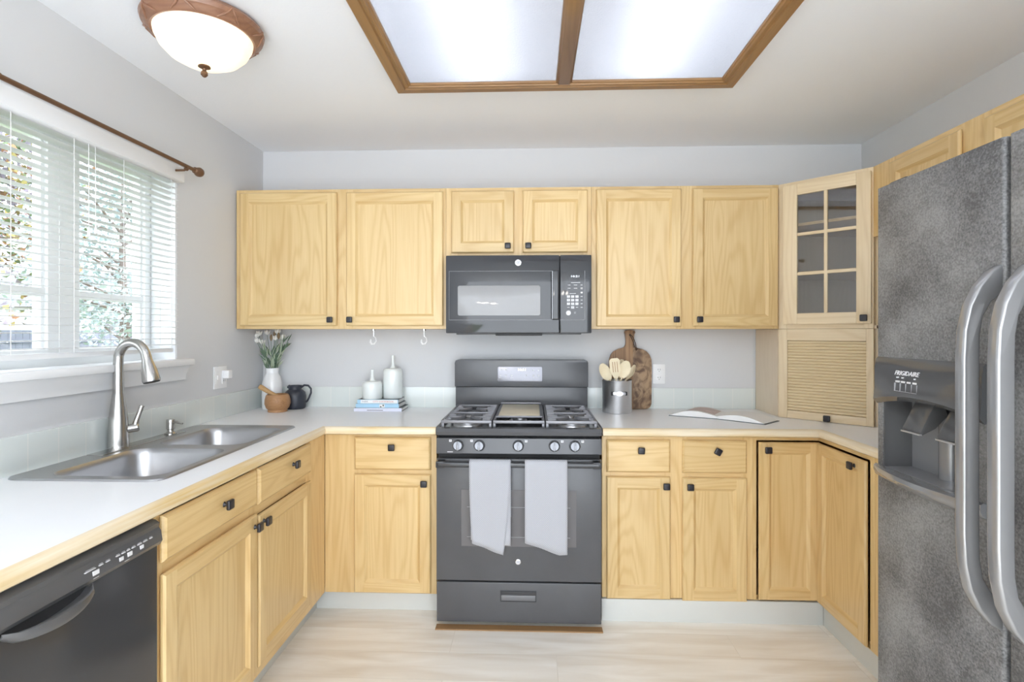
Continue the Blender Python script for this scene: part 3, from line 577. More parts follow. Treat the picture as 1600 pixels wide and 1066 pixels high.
ang = math.radians(-10); dx, dy = math.cos(ang), math.sin(ang); R_ = .064
path = [(fx, fy, 1.12), (fx, fy, 1.18), (fx, fy, 1.24)]
for k in range(1, 15):
    a = PI - (PI * .93) * k / 14; q = R_ + R_ * math.cos(a); path.append((fx + dx * q, fy + dy * q, 1.252 + R_ * 1.02 * math.sin(a)))
b = B(); b.tube(path, [.0185, .0175] + [.0165] * (len(path) - 2), nickel, 20); b.build('neck', t)
p1 = Vector(path[-1]); td = (Vector(path[-1]) - Vector(path[-2])).normalized()
td = (td + Vector((dx * .08, dy * .08, -.55))).normalized()
M = td.to_track_quat('Z', 'Y').to_matrix().to_4x4()
b = B(); b.lathe([(.017, -.005), (.0175, .012), (.0185, .018), (.0260, .058), (.0300, .090), (.0285, .097)], p1, nickel, 24, M); b.lathe([(.028, .0965), (.0255, .0995), (.006, .0995)], p1, blk_matte, 24, M); b.build('spray_head', t)
hx, hy = math.cos(math.radians(40)), math.sin(math.radians(40))
b = B(); Mh = Vector((hx, hy, .12)).to_track_quat('Z', 'Y').to_matrix().to_4x4()
b.lathe([(.016, .02), (.0165, .045), (.017, .060), (.013, .065)], (fx, fy, .985), nickel, 20, Mh)
p0 = Vector((fx + hx * .052, fy + hy * .052, .998)); 
b.tube([p0, p0 + Vector((hx * .006, hy * .006, .025)), p0 + Vector((hx * .014, hy * .014, .050)), p0 + Vector((hx * .022, hy * .022, .076))], [.0115, .009, .0085, .0095], nickel, 12); b.build('lever_handle', t)
sx_, sy_ = -1.545, 2.262
t = thing('soap_dispenser', 'small nickel soap pump on the sink deck behind the far bowl', 'soap dispenser', (sx_, sy_, .9215))
b = B(); b.lathe([(.023, .9216), (.023, .926), (.016, .93), (.0135, .934), (.0135, .942), (.0165, .944), (.0165, .982), (.015, .985)], (sx_, sy_, 0), nickel, 24); b.build('body', t)
b = B(); q = Vector((.75, -.1, 0)).normalized(); p0 = Vector((sx_, sy_, .974)); b.tube([p0, p0 + q * .03, p0 + q * .058 - Vector((0, 0, .006))], [.006, .0055, .004], nickel, 10); b.build('spout', t)

# ------------------------------------------------------------------ dishwasher
t = thing('dishwasher', 'black built-in dishwasher at the left edge under the countertop', 'dishwasher', (-1.3, 1.09, 0))
DX0, DX1 = .790, 1.391
b = B(FL); b.box(DX0, DX1, .03, .58, .09, .868, dark_int); b.box(DX0 + .02, DX1 - .02, .06, .09, 0, .09, blk_matte); b.build('tub', t)
b = B(FL); b.box(DX0 + .002, DX1 - .004, -.018, .03, .11, .800, blk_dw, .004); 
d = b.build('door', t)
b = B(FL); b.prism([(.03, .866), (-.012, .866), (-.024, .858), (-.022, .846), (-.028, .838), (-.032, .812), (-.026, .802), (.03, .802)], 0, DX0 + .002, DX1 - .004, blk_panel, .002)
pn = b.build('control_panel', t)
b = B(FL); Mt = Matrix.Rotation(math.radians(-9), 4, 'X'); yp = -.0312
def dwbtn(x, z, w, h, m): b.box(x - w / 2, x + w / 2, yp - .0008, yp + .003, z - h / 2, z + h / 2, m, .0006, 1)
for x, z, w, h in ((1.115 + .055, .822, .018, .010), (1.245, .821, .013, .009), (1.272, .822, .015, .010), (1.312, .823, .012, .009)): dwbtn(x, z, w, h, print_m)
for x, w in ((1.155, .03), (1.185, .012), (1.205, .012), (1.235, .012), (1.252, .012), (1.268, .01), (1.285, .012), (1.305, .014), (1.325, .014), (1.345, .01)):
    dwbtn(x, .8325, w, .0018, print_m); dwbtn(x, .8355, w * .8, .0015, print_dim)
for x in (1.17, 1.262): dwbtn(x, .811, .016, .0018, print_m)
b.build('button_print', pn)
b = B(FL)
c0, c1 = .955, 1.160; ring = []
def lip(u):   # thin open-topped scoop below the panel
    return [(-.018, .775), (-.046, .772), (-.062, .778), (-.068, .790), (-.066, .802), (-.060, .803), (-.060, .792), (-.055, .784), (-.044, .780), (-.018, .783)]
N = 12; rings = []
for k in range(N + 1):
    x = c0 + (c1 - c0) * k / N; u = math.sin(PI * k / N) ** .5
    rings.append([Vector((x, -.018 + (y + .018) * (.30 + .70 * u), .803 + (z - .803) * (.35 + .65 * u) - .008 * u)) for y, z in lip(u)])
b.loft(rings, blk_panel, True, True, True); b.build('handle', t)

# ------------------------------------------------------------------ gas range
RX0, RX1 = -.443, .315; RC = (RX0 + RX1) / 2
t = thing('gas_range', 'black freestanding gas range between the oak base cabinets', 'oven', (RC, 2.8, 0))
b = B(); b.box(RX0 + .004, RX1 - .004, 2.53, 3.155, .045, .88, blk_matte); b.build('body', t)
for x in (RX0 + .06, RX1 - .06):
    for y in (2.56, 3.1): b = B(); b.lathe([(.02, 0), (.02, .012), (.012, .014), (.012, .046)], (x, y, 0), blk_matte, 14); b.build('levelling_foot', t)
b = B(); b.box(RX0 + .001, RX1 - .001, 2.492, 2.53, .022, .205, blk_steel, .003); dr = b.build('storage_drawer', t)
b = B(); b.box(-.148, .018, 2.4905, 2.494, .118, .170, blk, .001); b.box(-.143, .013, 2.489, 2.4925, .124, .148, grey_knob, .001); b.box(-.146, .016, 2.484, 2.4925, .160, .168, blk, .001); b.build('pull_recess', dr)
b = B(); b.box(RX0 + .001, RX1 - .001, 2.482, 2.53, .217, .775, blk_steel, .004); od = b.build('oven_door', t)
b = B(); b.box(-.327, .200, 2.4805, 2.486, .375, .635, glass_dark, .0006, 1)
b.box(-.300, .172, 2.4798, 2.4812, .418, .420, print_dim); b.box(-.300, .172, 2.4798, 2.4812, .555, .5565, print_dim); b.build('oven_window', od)
b = B(); Rx = Matrix.Rotation(PI / 2, 4, 'X')
b.lathe([(.0125, 0), (.0125, .0015), (.0118, .002)], (-.066, 2.482, .306), chrome, 24, Rx); b.lathe([(.0100, .002), (.0100, .0023)], (-.066, 2.482, .306), print_m, 24, Rx)
b.text('GE', .012, (-.066, 2.4793, .306), grey_ink, depth=.0003); b.build('badge', od)
b = B(); b.box(RX0 + .012, RX1 - .012, 2.428, 2.450, .748, .772, blk, .008, 3); b.box(RX0 + .006, RX0 + .045, 2.430, 2.485, .744, .774, blk, .006); b.box(RX1 - .045, RX1 - .006, 2.430, 2.485, .744, .774, blk, .006); b.build('oven_handle', od)
b = B(); b.prism([(2.53, .795), (2.492, .795), (2.486, .800), (2.492, .868), (2.53, .872)], 0, RX0, RX1, blk_steel, .002); cp = b.build('control_panel', t)
for x, s in ((-.342, -1), (-.244, -1), (-.065, 1), (.100, 1), (.193, 1)):
    b = B(); xx = x + s * .036; yy = 2.4895; b.box(xx - .006, xx + .006, yy - .0006, yy + .002, .852, .862, print_m); b.box(xx - .0042, xx + .0042, yy - .0009, yy, .8555, .8605, print_dim); b.build('burner_mark', cp)
b = B(); b.box(-.392, -.366, 2.486, 2.489, .805, .8075, print_m); b.build('printed_caption', cp)
for x in (-.342, -.244, -.065, .100, .193):
    b = B(); Mk = Matrix.Rotation(PI / 2 + math.radians(-5), 4, 'X'); c = (x, 2.492, .836)
    b.lathe([(.0265, 0), (.0265, .004), (.0235, .007), (.022, .022), (.019, .026)], c, grey_knob, 28, Mk)
    b.box(-.0045, .0045, -.021, .021, .024, .034, grey_knob, .002, 2, Matrix.Translation(c) @ Mk); b.box(-.0008, .0008, .004, .020, .0335, .0346, blk_matte, 0, 1, Matrix.Translation(c) @ Mk); b.build('burner_knob', t)
b = B()   # cooktop
b.prism([(3.10, .880), (2.50, .880), (2.482, .884), (2.478, .900), (2.486, .914), (2.51, .917), (2.515, .905), (3.10, .905)], 0, RX0, RX1, blk_steel, .002); b.box(RX0, RX0 + .012, 2.51, 3.10, .905, .917, blk_steel, .003); b.box(RX1 - .012, RX1, 2.51, 3.10, .905, .917, blk_steel, .003); b.build('cooktop', t)
for (x, y, r) in ((-.315, 2.64, .050), (-.315, 2.93, .036), (-.064, 2.78, .034), (.19, 2.64, .052), (.19, 2.93, .036)):
    b = B(); b.lathe([(r + .022, .905), (r + .02, .912), (r, .914), (r, .922), (r * .96, .924)], (x, y, 0), steel_light, 28); bb = b.build('burner', t)
    b = B(); b.lathe([(r * .88, .9241), (r * .90, .930), (r * .82, .933)], (x, y, 0), iron, 28); b.build('burner_cap', bb)
def grate(x0, x1, burners):
    b = B(); y0, y1, zt, zb = 2.525, 3.075, .946, .934; r = .0065
    def bar(xa, ya, xb, yb, w=.011, zz=zt):
        v = Vector((xb - xa, yb - ya, 0)); Lb = v.length; M = Matrix.Translation(((xa + xb) / 2, (ya + yb) / 2, zz - .007)) @ Matrix.Rotation(math.atan2(v.y, v.x), 4, 'Z')
        b.box(-Lb / 2, Lb / 2, -w / 2, w / 2, -.007, .007, iron, .003, 2, M)
    bar(x0, y0, x1, y0, .014); bar(x0, y1, x1, y1); bar(x0 + .005, y0, x0 + .005, y1); bar(x1 - .005, y0, x1 - .005, y1); bar(x0, 2.795, x1, 2.795)
    for bx, by in burners:
        for a in range(4):
            an = PI / 4 + a * PI / 2; bar(bx + .02 * math.cos(an), by + .02 * math.sin(an), bx + .105 * math.cos(an), by + .105 * math.sin(an), .009, zt + .002)
        for s in (-1, 1):
            bar(bx + s * .03, by, (x1 if s > 0 else x0), by, .009)
            for o_ in (-.055, .055, .1, -.1): bar(bx + s * (.05 + abs(o_) * .3), by + o_, (x1 if s > 0 else x0), by + o_, .008)
    for x in (x0 + .007, x1 - .007):
        for y in (y0 + .004, 2.795, y1 - .004): b.box(x - .006, x + .006, y - .006, y + .006, .9055, .936, iron, .002)
    return b.build('grate', t)
grate(RX0 + .016, -.190, [(-.315, 2.655), (-.315, 2.935)]); grate(.062, RX1 - .016, [(.19, 2.655), (.19, 2.935)])
b = B(); y0 = 2.525
for x in (-.178, .050): b.box(x - .006, x + .006, 2.525, 3.075, .930, .946, iron, .003)
b.box(-.178, .050, 2.52, 2.534, .932, .946, iron, .003)
for x in (-.178, .050):
    for y in (2.535, 3.06): b.box(x - .006, x + .006, y - .006, y + .006, .9055, .936, iron, .002)
for x in (-.10, -.03): b.box(x - .005, x + .005, 2.53, 2.62, .930, .944, iron, .003)
b.build('centre_grate', t)
b = B(); gx0_, gx1_, gy0_, gy1_ = -.176, .048, 2.60, 3.05
b.box(gx0_, gx1_, gy0_, gy1_, .9465, .955, iron, .003); b.box(gx0_ + .012, gx1_ - .012, gy0_ + .012, gy1_ - .03, .9545, .9565, griddle_m, .001)
b.box(gx0_, gx1_, gy1_ - .02, gy1_, .955, .966, iron, .004); b.build('griddle', t)
b = B(); b.box(RX0 + .002, RX1 - .002, 3.10, 3.165, .88, 1.045, blk_steel, .004)
def rr2(x0, x1, z0, z1, r, n=5):
    return [(p.x, p.y) for p in rrect((x0 + x1) / 2, (z0 + z1) / 2, x1 - x0, z1 - z0, r, 0, n)]
b.prism([(RX0 + .001, 1.048), (RX1 - .001, 1.048), (RX1 - .001, 1.185), (RX1 - .006, 1.196), (RX1 - .018, 1.201), (RX0 + .018, 1.201), (RX0 + .006, 1.196), (RX0 + .001, 1.185)], 1, 3.072, 3.165, blk_steel, .004)
bgd = b.build('backguard', t)
b = B(); b.prism(rr2(-.198, .055, 1.078, 1.162, .008), 1, 3.0705, 3.075, disp_m, .0008)
b.text('10:21', .020, (-.060, 3.0700, 1.145), led_m, wide=.042, depth=.0005)
for x, z in ((-.182, 1.112), (-.150, 1.112), (-.118, 1.112), (-.035, 1.112), (.005, 1.112), (.033, 1.112), (.005, 1.142), (.033, 1.142), (-.150, 1.145), (-.178, 1.145)): b.lathe([(.0045, 0), (.0040, .0005)], (x, 3.0704, z), print_m, 14, Rx)
for x, w_ in ((-.182, .014), (-.150, .014), (-.118, .014), (.019, .03)): b.box(x - w_ / 2, x + w_ / 2, 3.0699, 3.0706, 1.098, 1.100, print_m)
b.build('clock_panel', bgd)

# ------------------------------------------------------------------ towels on the oven handle
def towel(name, label, x0, x1, bottom, back=.52, second=None, sway=0):
    b = B(); yb = 2.439
    prof_n = 26
    def sheet(xa, xb, zb_fn, off=0, sway=0):
        NX = 16; rows = []
        for j in range(NX + 1):
            u = j / NX; x = xa + (xb - xa) * u; col = []
            zb = zb_fn(u)
            for k in range(6): z = back + (.760 - back) * k / 5; col.append((x, yb + .0155 + off, z))
            for k in range(1, 6): a = PI * k / 6; col.append((x, yb + (.0155 + off) * math.cos(a), .762 + (.0155 + off) * math.sin(a)))
            for k in range(16):
                q = k / 15; z = .760 + (zb - .760) * q
                col.append((x + sway * q * q * (u - .3), yb - .0155 - off - .004 * q - .0035 * q * math.sin(u * 9 + 1.3) , z))
            rows.append([Vector(c) for c in col])
        b.loft(rows, tw, False)
    sheet(x0, x1, bottom, .0052 if second else 0, sway)
    if second: sheet(*second)
    o = b.build(name, None, 80)
    m = o.modifiers.new('thickness', 'SOLIDIFY'); m.thickness = .0045; m.offset = 0
    return tag(o, label, 'towel', 'grey waffle towels on the oven handle')
towel('dish_towel', 'grey waffle dish towel hanging left on the oven handle, with a pointed corner', -.283, -.099, lambda u: .415 - .052 * u, second=(-.275, -.097, lambda u: .43 - .028 * u), sway=-.045)
towel('dish_towel', 'grey waffle dish towel hanging right on the oven handle with a slanting hem', -.034, .155, lambda u: .420 - .052 * min(1, u * 1.25) - .0 * u, second=(-.028, .150, lambda u: .44 - .04 * u))

# ------------------------------------------------------------------ microwave
MX0, MX1, MF = -.447, .302, 2.785
t = thing('microwave', 'black over-the-range microwave mounted under the short cabinet', 'microwave', (-.073, 2.95, 1.345))
b = B(); b.box(MX0 + .002, MX1 - .002, MF + .04, D - .002, 1.352, 1.7535, blk_matte, .003); b.box(MX0 + .05, MX1 - .05, MF + .03, D - .06, 1.345, 1.354, blk_panel, .003)
b.box(-.19, .05, MF - .002, MF + .05, 1.340, 1.352, blk_matte, .003); b.build('housing', t)
b = B(); b.box(MX0, .1385, MF, MF + .04, 1.352, 1.7535, blk, .006); md = b.build('door', t)
b = B(); b.prism(rr2(-.385, .040, 1.443, 1.597, .010), 1, MF - .0012, MF + .002, mw_screen, .0004); b.build('window_screen', md)
b = B(); zl0, zl1 = 1.420, 1.672
for a in ((-.430, .100, zl1 - .0012, zl1), (-.430, .100, zl0, zl0 + .0015), (-.430, -.4288, zl0, zl1)): b.box(a[0], a[1], MF - .0008, MF + .001, a[2], a[3], print_dim)
b.build('trim_line', md)
b = B(); b.box(.100, .134, MF - .028, MF - .010, 1.420, 1.674, blk, .007, 3); b.box(.104, .130, MF - .014, MF + .002, 1.425, 1.445, blk, .003); b.box(.104, .130, MF - .014, MF + .002, 1.650, 1.670, blk, .003); b.box(.1005, .1012, MF - .0275, MF - .012, 1.425, 1.668, chrome); b.build('handle', md)
b = B(); b.lathe([(.0165, 0), (.0165, .0015), (.0155, .002)], (-.0735, MF, 1.715), chrome, 28, Rx); b.lathe([(.0135, .002), (.0135, .0023)], (-.0735, MF, 1.715), print_m, 28, Rx); b.text('GE', .016, (-.0735, MF - .0027, 1.715), grey_ink, depth=.0003); b.build('badge', md)
b = B(); b.box(.1405, MX1, MF, MF + .04, 1.352, 1.7535, blk, .006); mp_ = b.build('control_panel', t)
b = B(); yk = MF - .0006
b.box(.1405, .268, MF - .0008, MF + .001, 1.420, 1.4215, print_dim); b.box(.2665, .268, MF - .0008, MF + .001, 1.420, 1.672, print_dim)
b.text('10:21', .013, (.218, yk, 1.643), led_m, wide=.040, depth=.0003)
b.box(.197, .243, yk - .0003, yk + .001, 1.610, 1.6125, print_m)
for z in (1.5985, 1.582):
    for x, w_ in ((.187, .014), (.220, .018), (.250, .010)): b.box(x - w_ / 2, x + w_ / 2, yk - .0003, yk + .001, z - .0012, z + .0012, print_m)
b.box(.190, .222, yk - .0003, yk + .001, 1.554, 1.5565, print_m)
b.build('panel_print', mp_)
b = B()
for r_, row in enumerate(('123', '456', '789', ' 0 ')):
    for c_, ch in enumerate(row):
        x, z = .184 + c_ * .0215, 1.540 - r_ * .0185
        if ch == ' ': b.box(x - .006, x + .006, yk - .0003, yk + .001, z - .0015, z + .0015, print_m); continue
        b.box(x - .0078, x + .0078, yk - .0003, yk + .001, z - .0062, z + .0062, print_m); b.text(ch, .011, (x, yk - .0006, z), grey_ink, depth=.0002)
for k, z in enumerate((1.582, 1.560, 1.540, 1.5215, 1.503, 1.4845)): b.box(.246, .256, yk - .0003, yk + .001, z - (.004 if k in (0, 1) else .0015), z + (.004 if k in (0, 1) else .0015), print_m)
b.lathe([(.0125, 0), (.0125, .0008)], (.184, MF, 1.456), print_m, 20, Rx); b.box(.212, .222, yk - .0003, yk + .001, 1.453, 1.4545, print_m); b.box(.212, .222, yk - .0003, yk + .001, 1.459, 1.4605, print_m)
b.build('keypad', mp_)

# ------------------------------------------------------------------ refrigerator
FX = .96
FF = frame(FX, 0, -PI / 2)      # x = -world Y, y = depth behind the door face
t = thing('refrigerator', 'black textured side-by-side refrigerator with ice and water dispenser', 'refrigerator', (1.4, 1.1, 0))
b = B(FF); b.box(-1.550, -.640, .098, .915, .03, 1.735, fr_m, .004); b.box(-1.54, -.65, .06, .12, .0, .098, blk_matte, .003)
for x in (-1.50, -.70): b.box(x - .035, x + .035, .02, .13, 1.7355, 1.768, blk_panel, .008, 3)
b.build('body', t)
def fridge_door(x0, x1, z0, z1, rl, rr_, niche=None):
    b = B(FF); T = .092
    def sec(xa, xb, ra, rb):
        p = []
        p.append((xa, T))
        if ra:
            for k in range(6): a = PI + (PI / 2) * k / 5; p.append((xa + ra + ra * math.cos(a), ra + ra * math.sin(a)))
        else: p.append((xa, 0))
        if rb:
            for k in range(6): a = -PI / 2 + (PI / 2) * k / 5; p.append((xb - rb + rb * math.cos(a), rb + rb * math.sin(a)))
        else: p.append((xb, 0))
        p.append((xb, T)); return p
    if not niche: b.prism(sec(x0, x1, rl, rr_), 2, z0, z1, fr_m)
    else:
        nx0, nx1, nz0, nz1 = niche
        b.prism(sec(x0, x1, rl, rr_), 2, z0, nz0, fr_m); b.prism(sec(x0, x1, rl, rr_), 2, nz1, z1, fr_m)
        b.prism(sec(x0, nx0, rl, 0), 2, nz0, nz1, fr_m); b.prism(sec(nx1, x1, 0, rr_), 2, nz0, nz1, fr_m); b.box(nx0, nx1, T - .012, T, nz0, nz1, fr_m)
    return b
NX0, NX1, NZ0, NZ1 = -1.525, -1.205, .985, 1.20
fd = fridge_door(-1.556, -1.142, .105, 1.755, .014, .008, (NX0, NX1, NZ0, NZ1)).build('freezer_door', t)
rd = fridge_door(-1.132, -.636, .105, 1.755, .008, .014).build('refrigerator_door', t)
b = B(FF)   # recess lining with a central spine
b.box(NX0, NX0 + .006, .002, .080, NZ0, NZ1, fr_gloss); b.box(NX1 - .006, NX1, .002, .080, NZ0, NZ1, fr_gloss); b.box(NX0 + .006, NX1 - .006, .074, .080, NZ0, NZ1, niche_m); b.box(NX0 + .006, NX1 - .006, .002, .074, NZ0, NZ0 + .006, niche_m)
b.build('dispenser_recess', fd)
b = B(FF); b.lathe([(.026, 0), (.026, .155)], (-1.385, .078, NZ0 + .006), niche_m, 24); b.build('dispenser_spout_column', fd)
b = B(FF); xa, xb = NX0 - .020, NX1 + .020; pr = []   # bulging control fascia with an arched lower edge
N = 16; rings = []
for k in range(N + 1):
    x = xa + (xb - xa) * k / N; u = 4 * (k / N) * (1 - k / N); zl = 1.160 + .022 * u; bul = .006 + .012 * u
    rings.append([Vector((x, .001, zl + .002)), Vector((x, -bul * .6, zl)), Vector((x, -bul - .008, zl + .012)), Vector((x, -bul - .004, zl + .05)), Vector((x, -.010, 1.262)), Vector((x, -.006, 1.284)), Vector((x, .001, 1.290))])
b.loft(rings, fr_gloss, True, True, True); b.build('dispenser_fascia', fd, 50)
b = B(FF); b.text('FRIGIDAIRE', .0165, (-1.405, -.0172, 1.251), print_m, Matrix.Rotation(math.radians(-20), 4, 'X'), wide=.086, depth=.0006)
for k in range(4):
    x = -1.432 + k * .021; b.box(x - .007, x + .007, -.0230, -.014, 1.2275, 1.2320, print_m)
    b.box(x - .0098, x - .0088, -.0245, -.015, 1.206, 1.226, print_dim); b.box(x - .0098, x + .0098, -.0250, -.015, 1.205, 1.206, print_dim)
b.box(-1.360, -1.359, -.0245, -.015, 1.206, 1.226, print_dim)
for x in (-1.436, -1.416, -1.372): b.box(x - .0015, x + .0015, -.0220, -.014, 1.2385, 1.2415, print_m)
b.build('dispenser_lettering', fd)
for x in (-1.405, -1.285):
    b = B(FF); b.prism([(.050, 1.185), (.030, 1.185), (-.006, 1.110), (-.004, 1.100), (.030, 1.118), (.060, 1.150)], 0, x - .034, x + .034, fr_gloss, .004); b.box(x - .034, x + .034, -.010, -.003, 1.101, 1.105, steel_light, .001); b.build('dispenser_paddle', fd)
b = B(FF); N = 16; rings = []   # bowed drip tray
for k in range(N + 1):
    x = xa + (xb - xa) * k / N; u = 4 * (k / N) * (1 - k / N); o_ = .012 + .030 * u
    rings.append([Vector((x, .002, .990)), Vector((x, -o_ * .5, .994)), Vector((x, -o_, .990)), Vector((x, -o_ - .002, .980)), Vector((x, -o_ * .75, .966)), Vector((x, .002, .958 - .012 * u))])
b.loft(rings, handle_m, True, True, True); b.build('drip_tray', fd, 50)
def fridge_handle(x0, x1, parent):
    outer = [(0, .742), (-.020, .755), (-.045, .785), (-.064, .825), (-.075, .880), (-.078, .940), (-.078, 1.300), (-.075, 1.360), (-.064, 1.412), (-.045, 1.452), (-.020, 1.483), (0, 1.495)]
    inner = [(0, 1.435), (-.020, 1.418), (-.036, 1.388), (-.042, 1.350), (-.043, 1.300), (-.043, .940), (-.042, .890), (-.036, .852), (-.020, .822), (0, .805)]
    b = B(FF)
    poly = outer + inner; bm2 = bmesh.new()
    A = [bm2.verts.new((x0, y, z)) for y, z in poly]; C = [bm2.verts.new((x1, y, z)) for y, z in poly]; n = len(poly)
    bm2.faces.new(A); bm2.faces.new(C[::-1])
    for k in range(n): bm2.faces.new((A[k], C[k], C[(k + 1) % n], A[(k + 1) % n]))
    bmesh.ops.recalc_face_normals(bm2, faces=bm2.faces)
    es = [e for e in bm2.edges if abs(e.verts[0].co.x - e.verts[1].co.x) < 1e-6 and (min(e.verts[0].co.y, e.verts[1].co.y) < -.001)]
    bmesh.ops.bevel(bm2, geom=es, offset=.006, segments=3, profile=.5, affect='EDGES')
    b.merge(bm2, handle_m); return b.build('handle', parent, 50)
fridge_handle(-1.172, -1.146, fd); fridge_handle(-1.092, -1.064, rd)

# ------------------------------------------------------------------ small things on the left counter
CT = .9142
vx, vy = -1.512, 3.10
t = thing('vase', 'white ceramic bottle-neck vase holding the flowers in the corner', 'vase', (vx, vy, CT))
b = B(); b.lathe([(.052, CT), (.056, CT + .006), (.056, CT + .09), (.054, CT + .15), (.046, CT + .185), (.035, CT + .205), (.034, CT + .212), (.036, CT + .236), (.033, CT + .236), (.030, CT + .21), (.030, CT + .15)], (vx, vy, 0), white_cer, 32, cap1=True); b.build('body', t)
rnd = random.Random(3)
def leaf(b, p, d, ln, wd, m):
    d = Vector(d).normalized(); s = d.cross(Vector((0, -1, .3))).normalized(); n = d.cross(s).normalized(); R = []
    for k in range(6):
        u = k / 5; w_ = wd * math.sin(PI * min(.97, u * .85 + .12)) ; c = Vector(p) + d * ln * u + n * ln * .18 * u * u
        R.append([c - s * w_, c + n * w_ * .35, c + s * w_, c - n * w_ * .12])
    b.loft(R, m, True, True, True)
stems = [(-.060, .004, .415, 0), (-.046, -.01, .425, 0), (-.056, .0, .385, 0), (-.040, .01, .375, 0), (-.022, .01, .432, 0), (.020, .0, .436, 0), (.033, .012, .405, 0), (.012, .0, .40, 0),
         (-.002, -.006, .405, 1), (.006, .01, .425, 1), (.026, -.008, .415, 1), (.048, 0, .412, 2), (.058, .008, .40, 2), (.062, -.008, .385, 2), (-.03, -.01, .36, 2), (.038, .0, .35, 2)]
for (ox, oy, h, kind) in stems:
    ox *= 1.6; tip = Vector((vx + ox, vy + oy, CT + h)); base = Vector((vx + ox * .18, vy + oy * .3, CT + .16)); mid = (tip + base) / 2 + Vector((-ox * .18, 0, .012))
    lab = ['flower stem with a white bud head, standing in the white vase', 'brown seed head stem standing in the white vase', 'dark leafy sprig leaning right in the white vase'][kind]
    g = ['white-headed flower stems in the vase', 'brown seed head stems in the vase', 'dark leafy sprigs in the vase'][kind]
    t = thing('flower_stem' if kind < 2 else 'leaf_sprig', lab, 'flower' if kind < 2 else 'plant', base, g)
    b = B(); b.tube([base, base * .6 + mid * .4 , mid, mid * .4 + tip * .6, tip], .0013, green_dk, 6); b.build('stem', t)
    b = B()
    for k in range(6 if kind < 2 else 7):
        u = rnd.uniform(.22, .62) if kind < 2 else rnd.uniform(.25, .98); p = base.lerp(mid, u * 2) if u < .5 else mid.lerp(tip, u * 2 - 1)
        a = rnd.uniform(-1, 1); leaf(b, p, (a * .5 + ox * 6, rnd.uniform(-.5, .2), 1.0), rnd.uniform(.035, .06), rnd.uniform(.003, .0052), green_lt if rnd.random() < .4 else green_dk)
    b.build('leaves', t)
    if kind == 0:
        b = B(); M = (tip - mid).to_track_quat('Z', 'Y').to_matrix().to_4x4()
        b.lathe([(.003, -.004), (.009, .004), (.0115, .012), (.0095, .020), (.005, .025)], tip, petal, 9, M)
        for k in range(4): a = k * PI / 2 + .4; leaf(b, tip + Vector((math.cos(a) * .006, math.sin(a) * .006, 0)), (math.cos(a) * .35, math.sin(a) * .35, 1), .027, .006, petal)
        b.build('flower_head', t)
    elif kind == 1:
        b = B(); b.lathe([(.003, -.012), (.0075, 0), (.008, .01), (.006, .02), (.002, .026)], tip, brown_bud, 10); b.build('seed_head', t)
mx_, my_ = -1.425, 2.985
t = thing('mortar', 'small turned wooden mortar bowl in front of the white vase', 'mortar', (mx_, my_, CT))
b = B(); b.lathe([(.050, CT), (.052, CT + .006), (.050, CT + .012), (.060, CT + .022), (.068, CT + .045), (.067, CT + .068), (.062, CT + .088), (.056, CT + .097), (.052, CT + .097), (.056, CT + .08), (.060, CT + .05), (.045, CT + .028), (.01, CT + .022)], (mx_, my_, 0), bowl_wood, 36); b.build('bowl', t)
b = B(); p0 = Vector((mx_ + .035, my_ + .01, CT + .055)); p1 = Vector((mx_ - .098, my_ - .012, CT + .142)); v = (p1 - p0)
b.tube([p0, p0 + v * .25, p0 + v * .6, p0 + v * .93, p1], [.017, .015, .0115, .0145, .012], pestle_wood, 16)
tag(b.build('pestle'), 'wooden pestle leaning out of the wooden mortar', 'pestle')
jx, jy = -1.382, 3.112
t = thing('jug', 'matte charcoal stoneware jug with a loop handle, right of the mortar', 'jug', (jx, jy, CT))
b = B(); b.lathe([(.052, CT), (.057, CT + .005), (.060, CT + .02), (.0605, CT + .075), (.056, CT + .094), (.044, CT + .106), (.036, CT + .111), (.035, CT + .122), (.039, CT + .133), (.036, CT + .134), (.031, CT + .12), (.030, CT + .05)], (jx, jy, 0), jug_m, 36)
b.lathe([(.010, -.014), (.012, 0), (.006, .004)], (jx - .036, jy - .006, CT + .129), jug_m, 12, Matrix.Rotation(-.9, 4, 'Y')); b.build('body', t)
b = B(); b.tube([(jx + .034, jy, CT + .122), (jx + .055, jy, CT + .135), (jx + .078, jy, CT + .133), (jx + .094, jy, CT + .115), (jx + .094, jy, CT + .09), (jx + .082, jy, CT + .062), (jx + .072, jy, CT + .045), (jx + .064, jy, CT + .036)], [.006, .006, .0058, .0055, .0055, .0055, .006, .005], jug_m, 10); b.build('handle', t)

